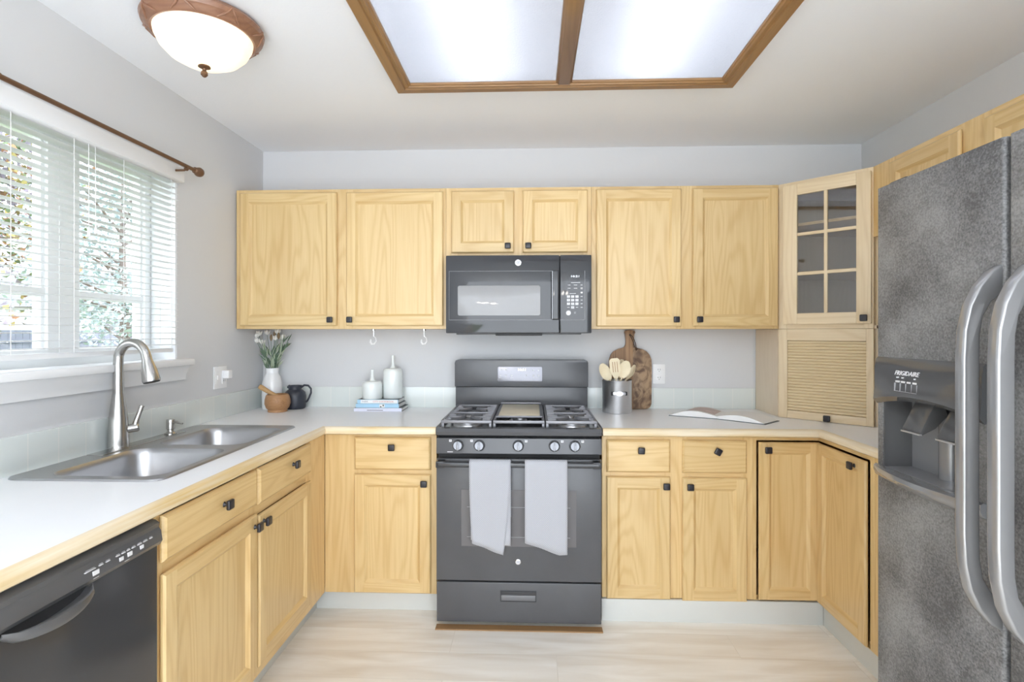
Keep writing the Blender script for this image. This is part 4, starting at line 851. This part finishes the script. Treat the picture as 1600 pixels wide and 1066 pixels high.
def closed_book(name, label, c, w, d, z0, h, cover, rot, extra=None):
    t = thing(name, label, 'book', (c[0], c[1], z0), 'cookbooks stacked left of the range'); F = Matrix.Translation((c[0], c[1], 0)) @ Matrix.Rotation(rot, 4, 'Z')
    b = B(F); b.box(-w / 2 + .002, w / 2 - .003, -d / 2 + .002, d / 2 - .003, z0 + .0025, z0 + h - .0025, paper); b.build('pages', t)
    b = B(F); b.box(-w / 2, w / 2, -d / 2, d / 2, z0, z0 + .0025, cover[1], .0005, 1); b.box(-w / 2, w / 2, -d / 2, d / 2, z0 + h - .0025, z0 + h, cover[1], .0005, 1); b.box(-w / 2, w / 2, -d / 2 - .002, -d / 2 + .002, z0, z0 + h, cover[0], .001, 1); b.build('cover', t)
    if extra: b = B(F); extra(b, w, d, z0, h); b.build('spine_print', t)
def sp_top(b, w, d, z0, h):
    y = -d / 2 - .0024; b.box(-w / 2 + .020, w / 2 - .003, y, y + .001, z0 + .002, z0 + h - .0015, white_cov)
    b.text('PARK', .0125, (-w / 2 + .045, y - .0004, z0 + h / 2), grey_ink, wide=.034, depth=.0002); b.text('CITY COOKBOOK', .0125, (.032, y - .0004, z0 + h / 2), red_ink, wide=.118, depth=.0002)
def sp_mid(b, w, d, z0, h):
    y = -d / 2 - .0024; b.box(.012, .042, y, y + .001, z0 + .002, z0 + h - .002, white_cov); b.box(.016, .024, y - .0003, y + .001, z0 + .003, z0 + .010, dark_cov); b.box(.030, .038, y - .0003, y + .001, z0 + .009, z0 + .018, dark_cov)
def sp_bot(b, w, d, z0, h): y = -d / 2 - .0024; b.box(-.06, .03, y, y + .001, z0 + .005, z0 + .010, print_dim)
closed_book('book', 'lavender-white hardback at the bottom of the stacked cookbooks', (-.865, 3.085), .270, .165, CT, .0195, (lav_cov, dark_cov), .01, sp_bot)
closed_book('book', 'pale blue cookbook in the middle of the stack', (-.868, 3.088), .245, .155, CT + .0197, .0225, (blue_cov, dark_cov), -.01, sp_mid)
closed_book('book', 'blue cookbook with a white lettered spine on top of the stack', (-.868, 3.090), .232, .150, CT + .0424, .0225, (blue_cov, dark_cov), .0, sp_top)
BT = CT + .0651
def bottle(label, x, y, r, hb, hn):
    t = thing('ceramic_bottle', label, 'bottle', (x, y, BT), 'white ceramic bottles on the cookbooks'); b = B()
    b.lathe([(r * .94, BT), (r, BT + .005), (r, BT + hb - .018), (r * .96, BT + hb - .007), (r * .85, BT + hb), (r * .3, BT + hb + .004), (.014, BT + hb + .009), (.0085, BT + hb + .024), (.0080, hn + BT - .012), (.0105, BT + hn - .002), (.010, BT + hn), (.006, BT + hn)], (x, y, 0), white_cer2, 36)
    b.build('body', t)
bottle('short squat white ceramic bottle, the left one on the books', -.914, 3.068, .056, .098, .165); bottle('taller white ceramic bottle, the right one on the books', -.806, 3.108, .056, .168, .245)
for x, lb in ((-.872, 'small metal cup hook with white tip under the cabinet, above the squat bottle'), (-.592, 'small metal cup hook with white tip under the cabinet, nearer the microwave')):
    b = B(); b.tube([(x, 2.95, UZ0 - .0005), (x, 2.95, 1.334)], .0022, chrome, 8); b.tube([(x, 2.95, 1.336), (x + .013, 2.945, 1.326), (x + .017, 2.94, 1.308), (x + .008, 2.935, 1.294), (x - .006, 2.935, 1.292), (x - .014, 2.94, 1.303), (x - .014, 2.945, 1.318)], [.0022, .0022, .003, .0045, .005, .005, .003], plastic_w, 8)
    b.lathe([(.009, 1.3665), (.009, 1.3745)], (x, 2.95, 0), chrome, 12)
    tag(b.build('cup_hook'), lb, 'hook')

# ------------------------------------------------------------------ small things on the right counter
kx, ky = .470, 3.038
t = thing('utensil_crock', 'brushed metal utensil canister full of wooden spoons right of the range', 'canister', (kx, ky, CT))
b = B(); b.lathe([(.080, CT), (.081, CT + .004), (.081, CT + .172), (.083, CT + .176), (.0815, CT + .179), (.0785, CT + .176), (.0785, CT + .012)], (kx, ky, 0), can_steel, 44, cap1=True); b.build('canister', t)
b = B(); b.box(kx - .034, kx + .034, ky - .0835, ky - .078, CT + .102, CT + .118, steel_light, .002); b.lathe([(.014, 0), (.013, .002)], (kx, ky - .0832, CT + .110), steel_light, 20, Rx @ Matrix.Diagonal((1.5, 1, 1, 1)))
for s in (-1, 1): b.box(kx + s * .036 - .007, kx + s * .036 + .007, ky - .0800, ky - .0715, CT + .100, CT + .120, blk_matte, .001)
b.build('name_plate', t)
def utensil(name, label, base, tip, hw, hl, slots=False, thin=False):
    base, tip = Vector(base), Vector(tip); v = tip - base; Lh = v.length; u = v.normalized(); s = u.cross(Vector((0, 1, 0))).normalized(); n = s.cross(u)
    if thin: s, n = (s * .45 + n * .9).normalized(), None; n = s.cross(u)
    t = thing(name, label, 'utensil', base, 'wooden utensils in the metal canister')
    b = B(); b.tube([base, base + v * .4, base + u * (Lh - hl + .006)], [.0055, .005, .0055], spoon_wood, 10); b.build('handle', t)
    b = B(); R = []
    K = 14
    for k in range(K + 1):
        q = k / K; w_ = hw * (math.sin(PI * min(1, q * .93 + .04)) ** .55 if not slots else min(1, .25 + q * 2.2) * (1 - max(0, q - .86) ** 2 * 22)) 
        w_ = max(w_, .004); dep = .010 * math.sin(PI * q) * (0 if slots else 1); c = tip - u * hl * (1 - q)
        if slots: R.append([c - s * w_, c - n * .003, c + s * w_, c + n * .003])
        else: R.append([c - s * w_ + n * dep * .2, c - s * w_ * .5 + n * dep * 1.0, c + n * dep * 1.3, c + s * w_ * .5 + n * dep * 1.0, c + s * w_ + n * dep * .2, c + s * w_ * .55 + n * (dep + .005), c + n * (dep * 1.2 + .006), c - s * w_ * .55 + n * (dep + .005)])
    b.loft(R, spoon_wood, True, True, True)
    if slots:
        for k in (-1, 0, 1):
            for sd_ in (-1, 1):
                c = tip - u * hl * .42 + s * k * hw * .42 + n * sd_ * .0026; A = Matrix((( *s, ), (*n,), (*u,))).transposed().to_4x4(); A.translation = c
                b.box(-.0017, .0017, -.0008, .0008, -hl * .25, hl * .25, bowl_wood, 0, 1, A)
    b.build('spoon_head', t)
cb = CT + .03
utensil('wooden_spoon', 'wooden spoon leaning furthest left in the metal canister', (kx + .03, ky + .01, cb), (kx - .088, ky - .01, CT + .268), .030, .105)
utensil('wooden_spatula', 'slotted wooden spatula standing upright in the metal canister', (kx + .005, ky - .03, cb), (kx - .020, ky - .03, CT + .300), .029, .115, True)
utensil('wooden_spoon', 'broad wooden spoon right of the slotted spatula in the metal canister', (kx - .03, ky - .01, cb), (kx + .052, ky - .028, CT + .285), .033, .100)
utensil('wooden_spoon', 'wooden spoon seen edge-on, leaning furthest right in the metal canister', (kx - .03, ky + .02, cb), (kx + .098, ky + .0, CT + .262), .022, .095, False, True)
utensil('wooden_spoon', 'wooden spoon at the back of the metal canister, behind the broad one', (kx + .0, ky + .03, cb), (kx + .035, ky + .045, CT + .290), .028, .095)
# leaning paddle board
bx, bz0, th_ = .563, CT + .001, .018
P = [(-.118, .030), (-.112, .012), (-.095, .002), (-.07, 0), (.07, 0), (.095, .002), (.112, .012), (.120, .030), (.124, .25), (.122, .285), (.112, .312), (.094, .333), (.068, .346), (.042, .352), (.030, .358), (.024, .372), (.023, .400), (.026, .430), (.031, .442), (.027, .452), (.010, .4555), (-.012, .4555), (-.028, .452), (-.032, .442), (-.028, .430), (-.025, .400), (-.026, .372), (-.032, .358), (-.044, .352), (-.070, .346), (-.095, .333), (-.112, .312), (-.121, .285), (-.122, .25)]
lean = math.atan2(.018, .45); FBd_ = Matrix.Translation((bx, 3.140, bz0)) @ Matrix.Rotation(-lean, 4, 'X')
t = thing('cutting_board', 'dark walnut paddle cutting board leaning on the wall behind the utensil canister', 'cutting board', (bx, 3.12, CT))
b = B(FBd_); b.prism(P, 1, 0, th_, board_wood, .004); b.build('board', t)
b = B(FBd_); b.tube([(.0, -.001, .428), (.012, -.004, .420), (.022, -.006, .400), (.030, -.007, .375), (.034, -.005, .352), (.040, -.003, .345), (.034, -.004, .338), (.028, -.006, .352), (.018, -.007, .385), (.006, -.005, .412), (-.002, -.001, .426)], .0022, cord_m, 7); b.lathe([(.0055, 0), (.005, .0008)], (0, -.0005, .427), blk_matte, 12, Rx); b.build('leather_cord', t)
# open cookbook
ob = [(.729, 2.906), (.955, 2.795), (1.085, 2.620), (1.255, 2.760), (1.10, 3.06), (.875, 3.08)]
t = thing('open_book', 'open cookbook lying flat on the counter near the roll-up garage', 'book', (.98, 2.87, CT))
Lf, Sf, Rf, Rbk, Sbk, Lb_ = Vector((.728, 2.905, 0)), Vector((.935, 2.800, 0)), Vector((1.105, 2.640, 0)), Vector((1.222, 2.755, 0)), Vector((1.035, 2.965, 0)), Vector((.835, 3.055, 0))
def page(b, A0, A1, B0, B1, hgt, m, z=CT + .004, lift=1.0, base=True):
    """A = spine edge, B = fore edge; bulged sheet block"""
    R = []
    for k in range(13):
        q = k / 12; f = hgt * (math.sin(PI * min(1, q * .62 + .06)) ** 1.0) * (1 - q ** 3) + .003 * (1 - q) + .0012
        p, r = A0.lerp(B0, q), A1.lerp(B1, q); R.append([p + Vector((0, 0, z)), r + Vector((0, 0, z)), r + Vector((0, 0, z + f)), p + Vector((0, 0, z + f))])
    b.loft(R, m, True, True, True)
b = B(); 
for A0, A1, B0, B1 in ((Sf, Sbk, Lf, Lb_), (Sf, Sbk, Rf, Rbk)):
    b.loft([[A0 + Vector((0, 0, CT)), A1 + Vector((0, 0, CT)), A1 + Vector((0, 0, CT + .003)), A0 + Vector((0, 0, CT + .003))], [p + (p - q_) * .03 + Vector((0, 0, zz)) for p, q_, zz in ((B0, A0, CT), (B1, A1, CT), (B1, A1, CT + .003), (B0, A0, CT + .003))]], dark_cov, True, True, True)
b.build('cover', t)
b = B(); page(b, Sf, Sbk, Lf, Lb_, .034, paper); b.build('left_pages', t, 50)
b = B(); page(b, Sf, Sbk, Rf, Rbk, .030, paper); b.build('right_pages', t, 50)
b = B(); i0 = []
for k in range(9):
    q = .06 + .62 * k / 8; f = .034 * math.sin(PI * (q * .62 + .06)) * (1 - q ** 3) + .003 * (1 - q) + .0018
    p, r = Sf.lerp(Lf, q), Sbk.lerp(Lb_, q); i0.append([p.lerp(r, .12) + Vector((0, 0, CT + .004 + f)), p.lerp(r, .92) + Vector((0, 0, CT + .004 + f))])
b.loft(i0, paper_img, False); b.build('page_picture', t)

# ------------------------------------------------------------------ outlets
t = thing('wall_outlet', 'white double outlet plate on the back wall beside the cutting board', 'outlet', (.735, D - .003, 1.058))
b = B(); b.box(.699, .771, D - .0065, D - .0005, 1.058, 1.172, plastic_w, .003); b.build('cover_plate', t)
for z in (1.092, 1.138):
    b = B(); b.prism(rr2(.719, .751, z - .014, z + .014, .009), 1, D - .0085, D - .006, plastic_w, .0006)
    for x in (.7285, .7415): b.box(x - .0012, x + .0012, D - .0089, D - .008, z - .001, z + .007, blk_panel)
    b.lathe([(.0022, 0), (.0022, .0004)], (.735, D - .0085, z - .008), blk_panel, 8, Rx); b.build('receptacle', t)
FLW = frame(XL, 0, PI / 2)
t = thing('wall_outlet', 'white two-gang switch and outlet plate on the left wall by the window', 'outlet', (XL + .003, 2.75, 1.068))
b = B(FLW); b.box(2.680, 2.795, -.0065, -.0005, 1.068, 1.182, plastic_w, .003); b.build('cover_plate', t)
b = B(FLW); b.box(2.703, 2.713, -.012, -.006, 1.115, 1.135, plastic_w, .002); b.prism(rr2(2.690, 2.726, 1.092, 1.158, .004), 1, -.008, -.006, plastic_w, .0006); b.build('rocker_switch', t)
b = B(FLW); b.prism(rr2(2.748, 2.784, 1.090, 1.160, .006), 1, -.0085, -.006, plastic_w, .0006)
for x in (2.760, 2.772): b.box(x - .0012, x + .0012, -.0089, -.008, 1.103, 1.111, blk_panel)
b.build('receptacle', t)
b = B(FLW); b.box(2.747, 2.785, -.042, -.0092, 1.118, 1.160, plastic_w, .006, 3); tag(b.build('night_light'), 'small white plug-in night light in the left wall outlet', 'night light')

# ------------------------------------------------------------------ blinds and curtain rod
t = thing('window_blinds', 'white horizontal slat blinds covering the window above the sink', 'blinds', (XL - .02, 1.94, 1.27))
BY0, BY1 = WY0 + .012, WY1 - .012
b = B(); b.prism([(-1.640, 2.033), (-1.585, 2.033), (-1.578, 2.038), (-1.578, 2.098), (-1.584, 2.104), (-1.5855, 2.104), (-1.5855, 2.045), (-1.640, 2.045)], 1, WY0 - .015, WY1 + .003, white_trim, .001); b.build('valance', t)
b = B(); ns = 29
for k in range(ns):
    z = 1.302 + k * (2.030 - 1.302) / (ns - 1); R = []
    for y in (BY0, BY1): R.append([Vector((-1.645 + .0125 * q * 2 - 0, y, z + .0018 * (1 - (q - 1) ** 2 * 1) + .0004 * 0 + .0008 * (1 - q))) for q in (0, .5, 1, 1.5, 2)] + [Vector((-1.645 + .0125 * q * 2, y, z - .0006 + .0018 * (1 - (q - 1) ** 2) + .0008 * (1 - q))) for q in (2, 1.5, 1, .5, 0)])
    b.loft(R, slat_m, True, True, True)
b.build('slats', t)
b = B(); b.box(-1.648, -1.620, BY0, BY1, 1.268, 1.286, white_trim, .003); b.build('bottom_rail', t)
for y in (1.60, 1.83, 2.06, 2.34):
    b = B()
    for x in (-1.6465, -1.5935): b.box(x - .0005, x + .0005, y - .0012, y + .0012, 1.284, 2.036, plastic_w)
    b.build('ladder_cord', t)
for y, zb in ((1.885, 1.70), (1.915, 1.715)):
    b = B(); b.tube([(-1.588, y, 2.034), (-1.587, y, zb + .02)], .0009, plastic_w, 6); b.lathe([(.002, zb + .03), (.005, zb + .012), (.0055, zb), (.003, zb - .002)], (-1.587, y, 0), plastic_w, 10); b.build('pull_cord', t)
t = thing('curtain_rod', 'dark bronze curtain rod with ball finial above the window', 'curtain rod', (XL + .04, 1.94, 2.08))
rx = -1.530; rz = 2.092
b = B(); b.tube([(rx, 1.42, rz), (rx, 2.40, rz)], .0085, bronze, 14); b.tube([(rx, 1.42, rz), (rx, 1.50, rz)], .0105, bronze, 14); b.build('rod', t)
for y, s in ((2.40, 1), (1.42, -1)):
    b = B(); M = Matrix.Rotation(-s * PI / 2, 4, 'X'); b.lathe([(.009, 0), (.014, .004), (.010, .009), (.010, .013), (.018, .022), (.022, .034), (.020, .046), (.012, .055), (.006, .059)], (rx, y, rz), bronze, 18, M); b.build('finial', t)
for y in (2.345, 1.475):
    b = B(); b.box(XL + .0005, XL + .006, y - .010, y + .010, rz - .045, rz + .012, bronze, .002); b.tube([(XL + .006, y, rz - .018), (rx - .01, y, rz - .018), (rx + .004, y, rz - .012)], .005, bronze, 8); b.tube([(rx, y - .004, rz - .012), (rx, y + .004, rz - .012)], .009, bronze, 10); b.build('bracket', t)

# ------------------------------------------------------------------ ceiling lights
t = thing('ceiling_light_panel', 'large wood-framed fluorescent ceiling light with two white diffuser panels', 'ceiling light', (.135, 1.66, 2.405))
OX0, OX1, OY0, OY1 = -.592, .862, .95, 2.368
b = B()
def mold(b, x0, x1, y0, y1):   # mitred moulding: nested rings (inset, z)
    pr = [(0, 2.437), (0, 2.410), (.004, 2.406), (.040, 2.404), (.044, 2.409), (.050, 2.409), (.053, 2.405), (.060, 2.405), (.064, 2.411), (.070, 2.412), (.072, 2.424)]
    for (d0, a0), (d1, a1) in zip(pr, pr[1:]):
        A = [(x0 + d0, y0 + d0, a0), (x1 - d0, y0 + d0, a0), (x1 - d0, y1 - d0, a0), (x0 + d0, y1 - d0, a0)]; C = [(x0 + d1, y0 + d1, a1), (x1 - d1, y0 + d1, a1), (x1 - d1, y1 - d1, a1), (x0 + d1, y1 - d1, a1)]
        for k in range(4): b.face([A[k], A[(k + 1) % 4], C[(k + 1) % 4], C[k]], frame_wood if k % 2 == 0 else frame_wood_y)
mold(b, OX0, OX1, OY0, OY1); b.recalc = False
b.prism([(.098, 2.424), (.100, 2.411), (.106, 2.410), (.110, 2.404), (.156, 2.404), (.160, 2.410), (.166, 2.411), (.168, 2.424)], 1, OY0 + .066, OY1 - .066, frame_wood_y, 0)
b.build('wooden_frame', t, 25)
for x0, x1 in ((OX0 + .070, .102), (.164, OX1 - .070)):
    b = B(); b.box(x0, x1, OY0 + .070, OY1 - .070, 2.4205, 2.4235, diff_m); b.build('diffuser', t)
for x in (-.215, .480):
    b = B(); b.box(x - .05, x + .05, LY0 + .04, LY1 - .04, 2.595, 2.636, white_trim, .004); b.build('tube_housing', t)
    for s in (-1, 1):
        b = B(); b.tube([(x + s * .028, LY0 + .06, 2.570), (x + s * .028, LY1 - .05, 2.570)], .0127, tube_m, 14); b.build('fluorescent_tube', t)
dx_, dy_ = -1.143, 1.850
t = thing('dome_ceiling_light', 'flush dome ceiling light with alabaster glass bowl and carved brown ring', 'ceiling light', (dx_, dy_, 2.30))
b = B(); b.lathe([(q_ * .91, z_) for q_, z_ in [(.150, 2.4375), (.190, 2.4375), (.205, 2.430), (.211, 2.418), (.206, 2.404), (.196, 2.398), (.190, 2.388), (.178, 2.383), (.168, 2.386), (.166, 2.400), (.150, 2.400)]], (dx_, dy_, 0), ring_m, 56, cap0=False, cap1=False)
for k in range(8):
    a = 2 * PI * k / 8 + .2
    for s in (-1, 1):
        pts = [(dx_ + math.cos(a + s * o_) * r * .91, dy_ + math.sin(a + s * o_) * r * .91, z) for o_, r, z in ((.0, .211, 2.420), (.05, .2085, 2.405), (.11, .198, 2.397), (.17, .193, 2.390), (.22, .186, 2.385))]
        b.tube(pts, [.002, .0035, .004, .0035, .002], ring_m, 8)
b.build('carved_ring', t)
b = B(); b.lathe([(.156, 2.392), (.152, 2.370), (.138, 2.342), (.112, 2.315), (.075, 2.295), (.035, 2.286), (.004, 2.2845)], (dx_, dy_, 0), alab, 56, cap0=False); b.build('glass_bowl', t)
b = B(); b.lathe([(.004, 2.288), (.019, 2.2835), (.020, 2.280), (.007, 2.274), (.006, 2.268), (.011, 2.262), (.0115, 2.254), (.006, 2.247), (.002, 2.245)], (dx_, dy_, 0), bronze, 20); b.build('finial', t)
# chandelier over the eating area behind the camera (mirrored in the microwave door)
hx_, hy_ = -.45, -1.15
t = thing('chandelier', 'dark scrolled chandelier with frosted bell shades, mirrored in the microwave door', 'chandelier', (hx_, hy_, 1.75))
b = B(); b.lathe([(.06, 2.437), (.055, 2.415), (.01, 2.405)], (hx_, hy_, 0), bronze, 20); b.tube([(hx_, hy_, 2.41), (hx_, hy_, 1.86)], .008, bronze, 8); b.lathe([(.004, 1.80), (.02, 1.83), (.026, 1.87), (.012, 1.92), (.02, 1.96), (.006, 2.0)], (hx_, hy_, 0), bronze, 16); b.build('centre_stem', t)
for k in range(5):
    a = 2 * PI * k / 5 + .3; c, s = math.cos(a), math.sin(a)
    b = B(); b.tube([(hx_ + c * r, hy_ + s * r, z) for r, z in ((.01, 2.02), (.05, 1.99), (.10, 1.93), (.15, 1.90), (.21, 1.92), (.25, 1.97), (.29, 1.965), (.30, 1.92))], .007, bronze, 8); ar = b.build('arm', t)
    b = B(); b.lathe([(.028, 1.925), (.040, 1.895), (.055, 1.86), (.085, 1.835), (.083, 1.835), (.052, 1.862), (.03, 1.90)], (hx_ + c * .30, hy_ + s * .30, 0), bulb_shade, 24, cap0=False, cap1=False); b.build('bell_shade', ar)

# ------------------------------------------------------------------ outside the window
b = B(); b.box(-30, -1.9, -6, 30, -.45, -.35, grass_m); struct(b, 'ground')
def tree(label, x, y, h, cr, n, mats, seed, ls=1, zc=None):
    r = random.Random(seed); t = thing('tree', label, 'tree', (x, y, -.35))
    b = B(); zc = zc or h * .62
    b.tube([(x, y, -.35), (x + .05, y, h * .25), (x - .05, y + .05, h * .5), (x, y, h * .85)], [.13, .10, .07, .02], bark, 10)
    b.build('trunk', t)
    b = B(); tips = []
    for k in range(26):
        a = r.uniform(0, 2 * PI); z0_ = r.uniform(.18, .75) * h; l_ = cr * r.uniform(.6, 1.0); e = r.uniform(.1, .8)
        p = Vector((x, y, z0_)); q = p + Vector((math.cos(a) * l_, math.sin(a) * l_, l_ * e * .7)); m_ = p.lerp(q, .5) + Vector((r.uniform(-.1, .1), r.uniform(-.1, .1), .1))
        b.tube([p, m_, q], [.03, .018, .006], bark, 6); tips += [m_, q, p.lerp(q, .75)]
    b.build('branches', t)
    b = B(); mi = [b.mi(m) for m in mats]
    for k in range(n):
        c = r.choice(tips); p = c + Vector((r.gauss(0, .28), r.gauss(0, .28), r.gauss(0, .25))) * (cr / 1.6)
        d = Vector((r.uniform(-1, 1), r.uniform(-1, 1), r.uniform(-1, .6))).normalized(); s = d.cross(Vector((r.uniform(-1, 1), r.uniform(-1, 1), 1))).normalized(); L_ = r.uniform(.07, .12) * (1 + cr * .15) * ls; w_ = L_ * .36
        nn = d.cross(s) * .012
        f = b.bm.faces.new([b.bm.verts.new(v) for v in (p, p + d * L_ * .5 + s * w_ + nn, p + d * L_, p + d * L_ * .5 - s * w_ + nn)]); f.material_index = r.choice(mi)
    b.recalc = False; b.build('foliage', t)
tree('tree with rust and yellow autumn leaves outside the left half of the window', -6.8, 4.75, 4.8, 1.75, 16000, [leafA, leafB, leafC, leafP, leafP], 1, .62)
tree('pale grey-green tree outside the right half of the window', -9.0, 11.6, 5.8, 2.5, 9000, [leafD, leafD, leafE], 2, .9)
t = thing('garden_fence', 'weathered grey board fence beyond the window', 'fence', (-13, 14, -.35))
b = B(); A0, A1 = Vector((-15.5, 7.0, 0)), Vector((-10.5, 20.5, 0)); v = A1 - A0; nb = 96; an = math.atan2(v.y, v.x)
for k in range(nb):
    p = A0 + v * (k + .5) / nb; b.box(-.072, .072, -.01, .01, -.35, 1.42 + .0 * k, fence_m, 0, 1, Matrix.Translation((p.x, p.y, 0)) @ Matrix.Rotation(an, 4, 'Z'))
b.build('boards', t)
b = B(); c = A0.lerp(A1, .5); M = Matrix.Translation((c.x, c.y, 0)) @ Matrix.Rotation(an, 4, 'Z')
for z in (.1, 1.1): b.box(-v.length / 2, v.length / 2, -.05, -.012, z, z + .09, fence_m, 0, 1, M)
b.build('rails', t)
t = thing('neighbour_house', 'white sided neighbouring house beyond the fence', 'house', (-17, 22, -.35))
b = B(); b.box(-22, -13, 19.5, 25, -.35, 2.3, siding); b.build('walls', t)
b = B(); b.prism([(19, 2.3), (25.5, 2.3), (22.2, 3.9)], 0, -22.3, -12.7, roof_m); b.build('roof', t)
b = B(); b.box(-16, -14.8, 19.46, 19.5, .8, 1.9, glass_dark); b.build('window', t)
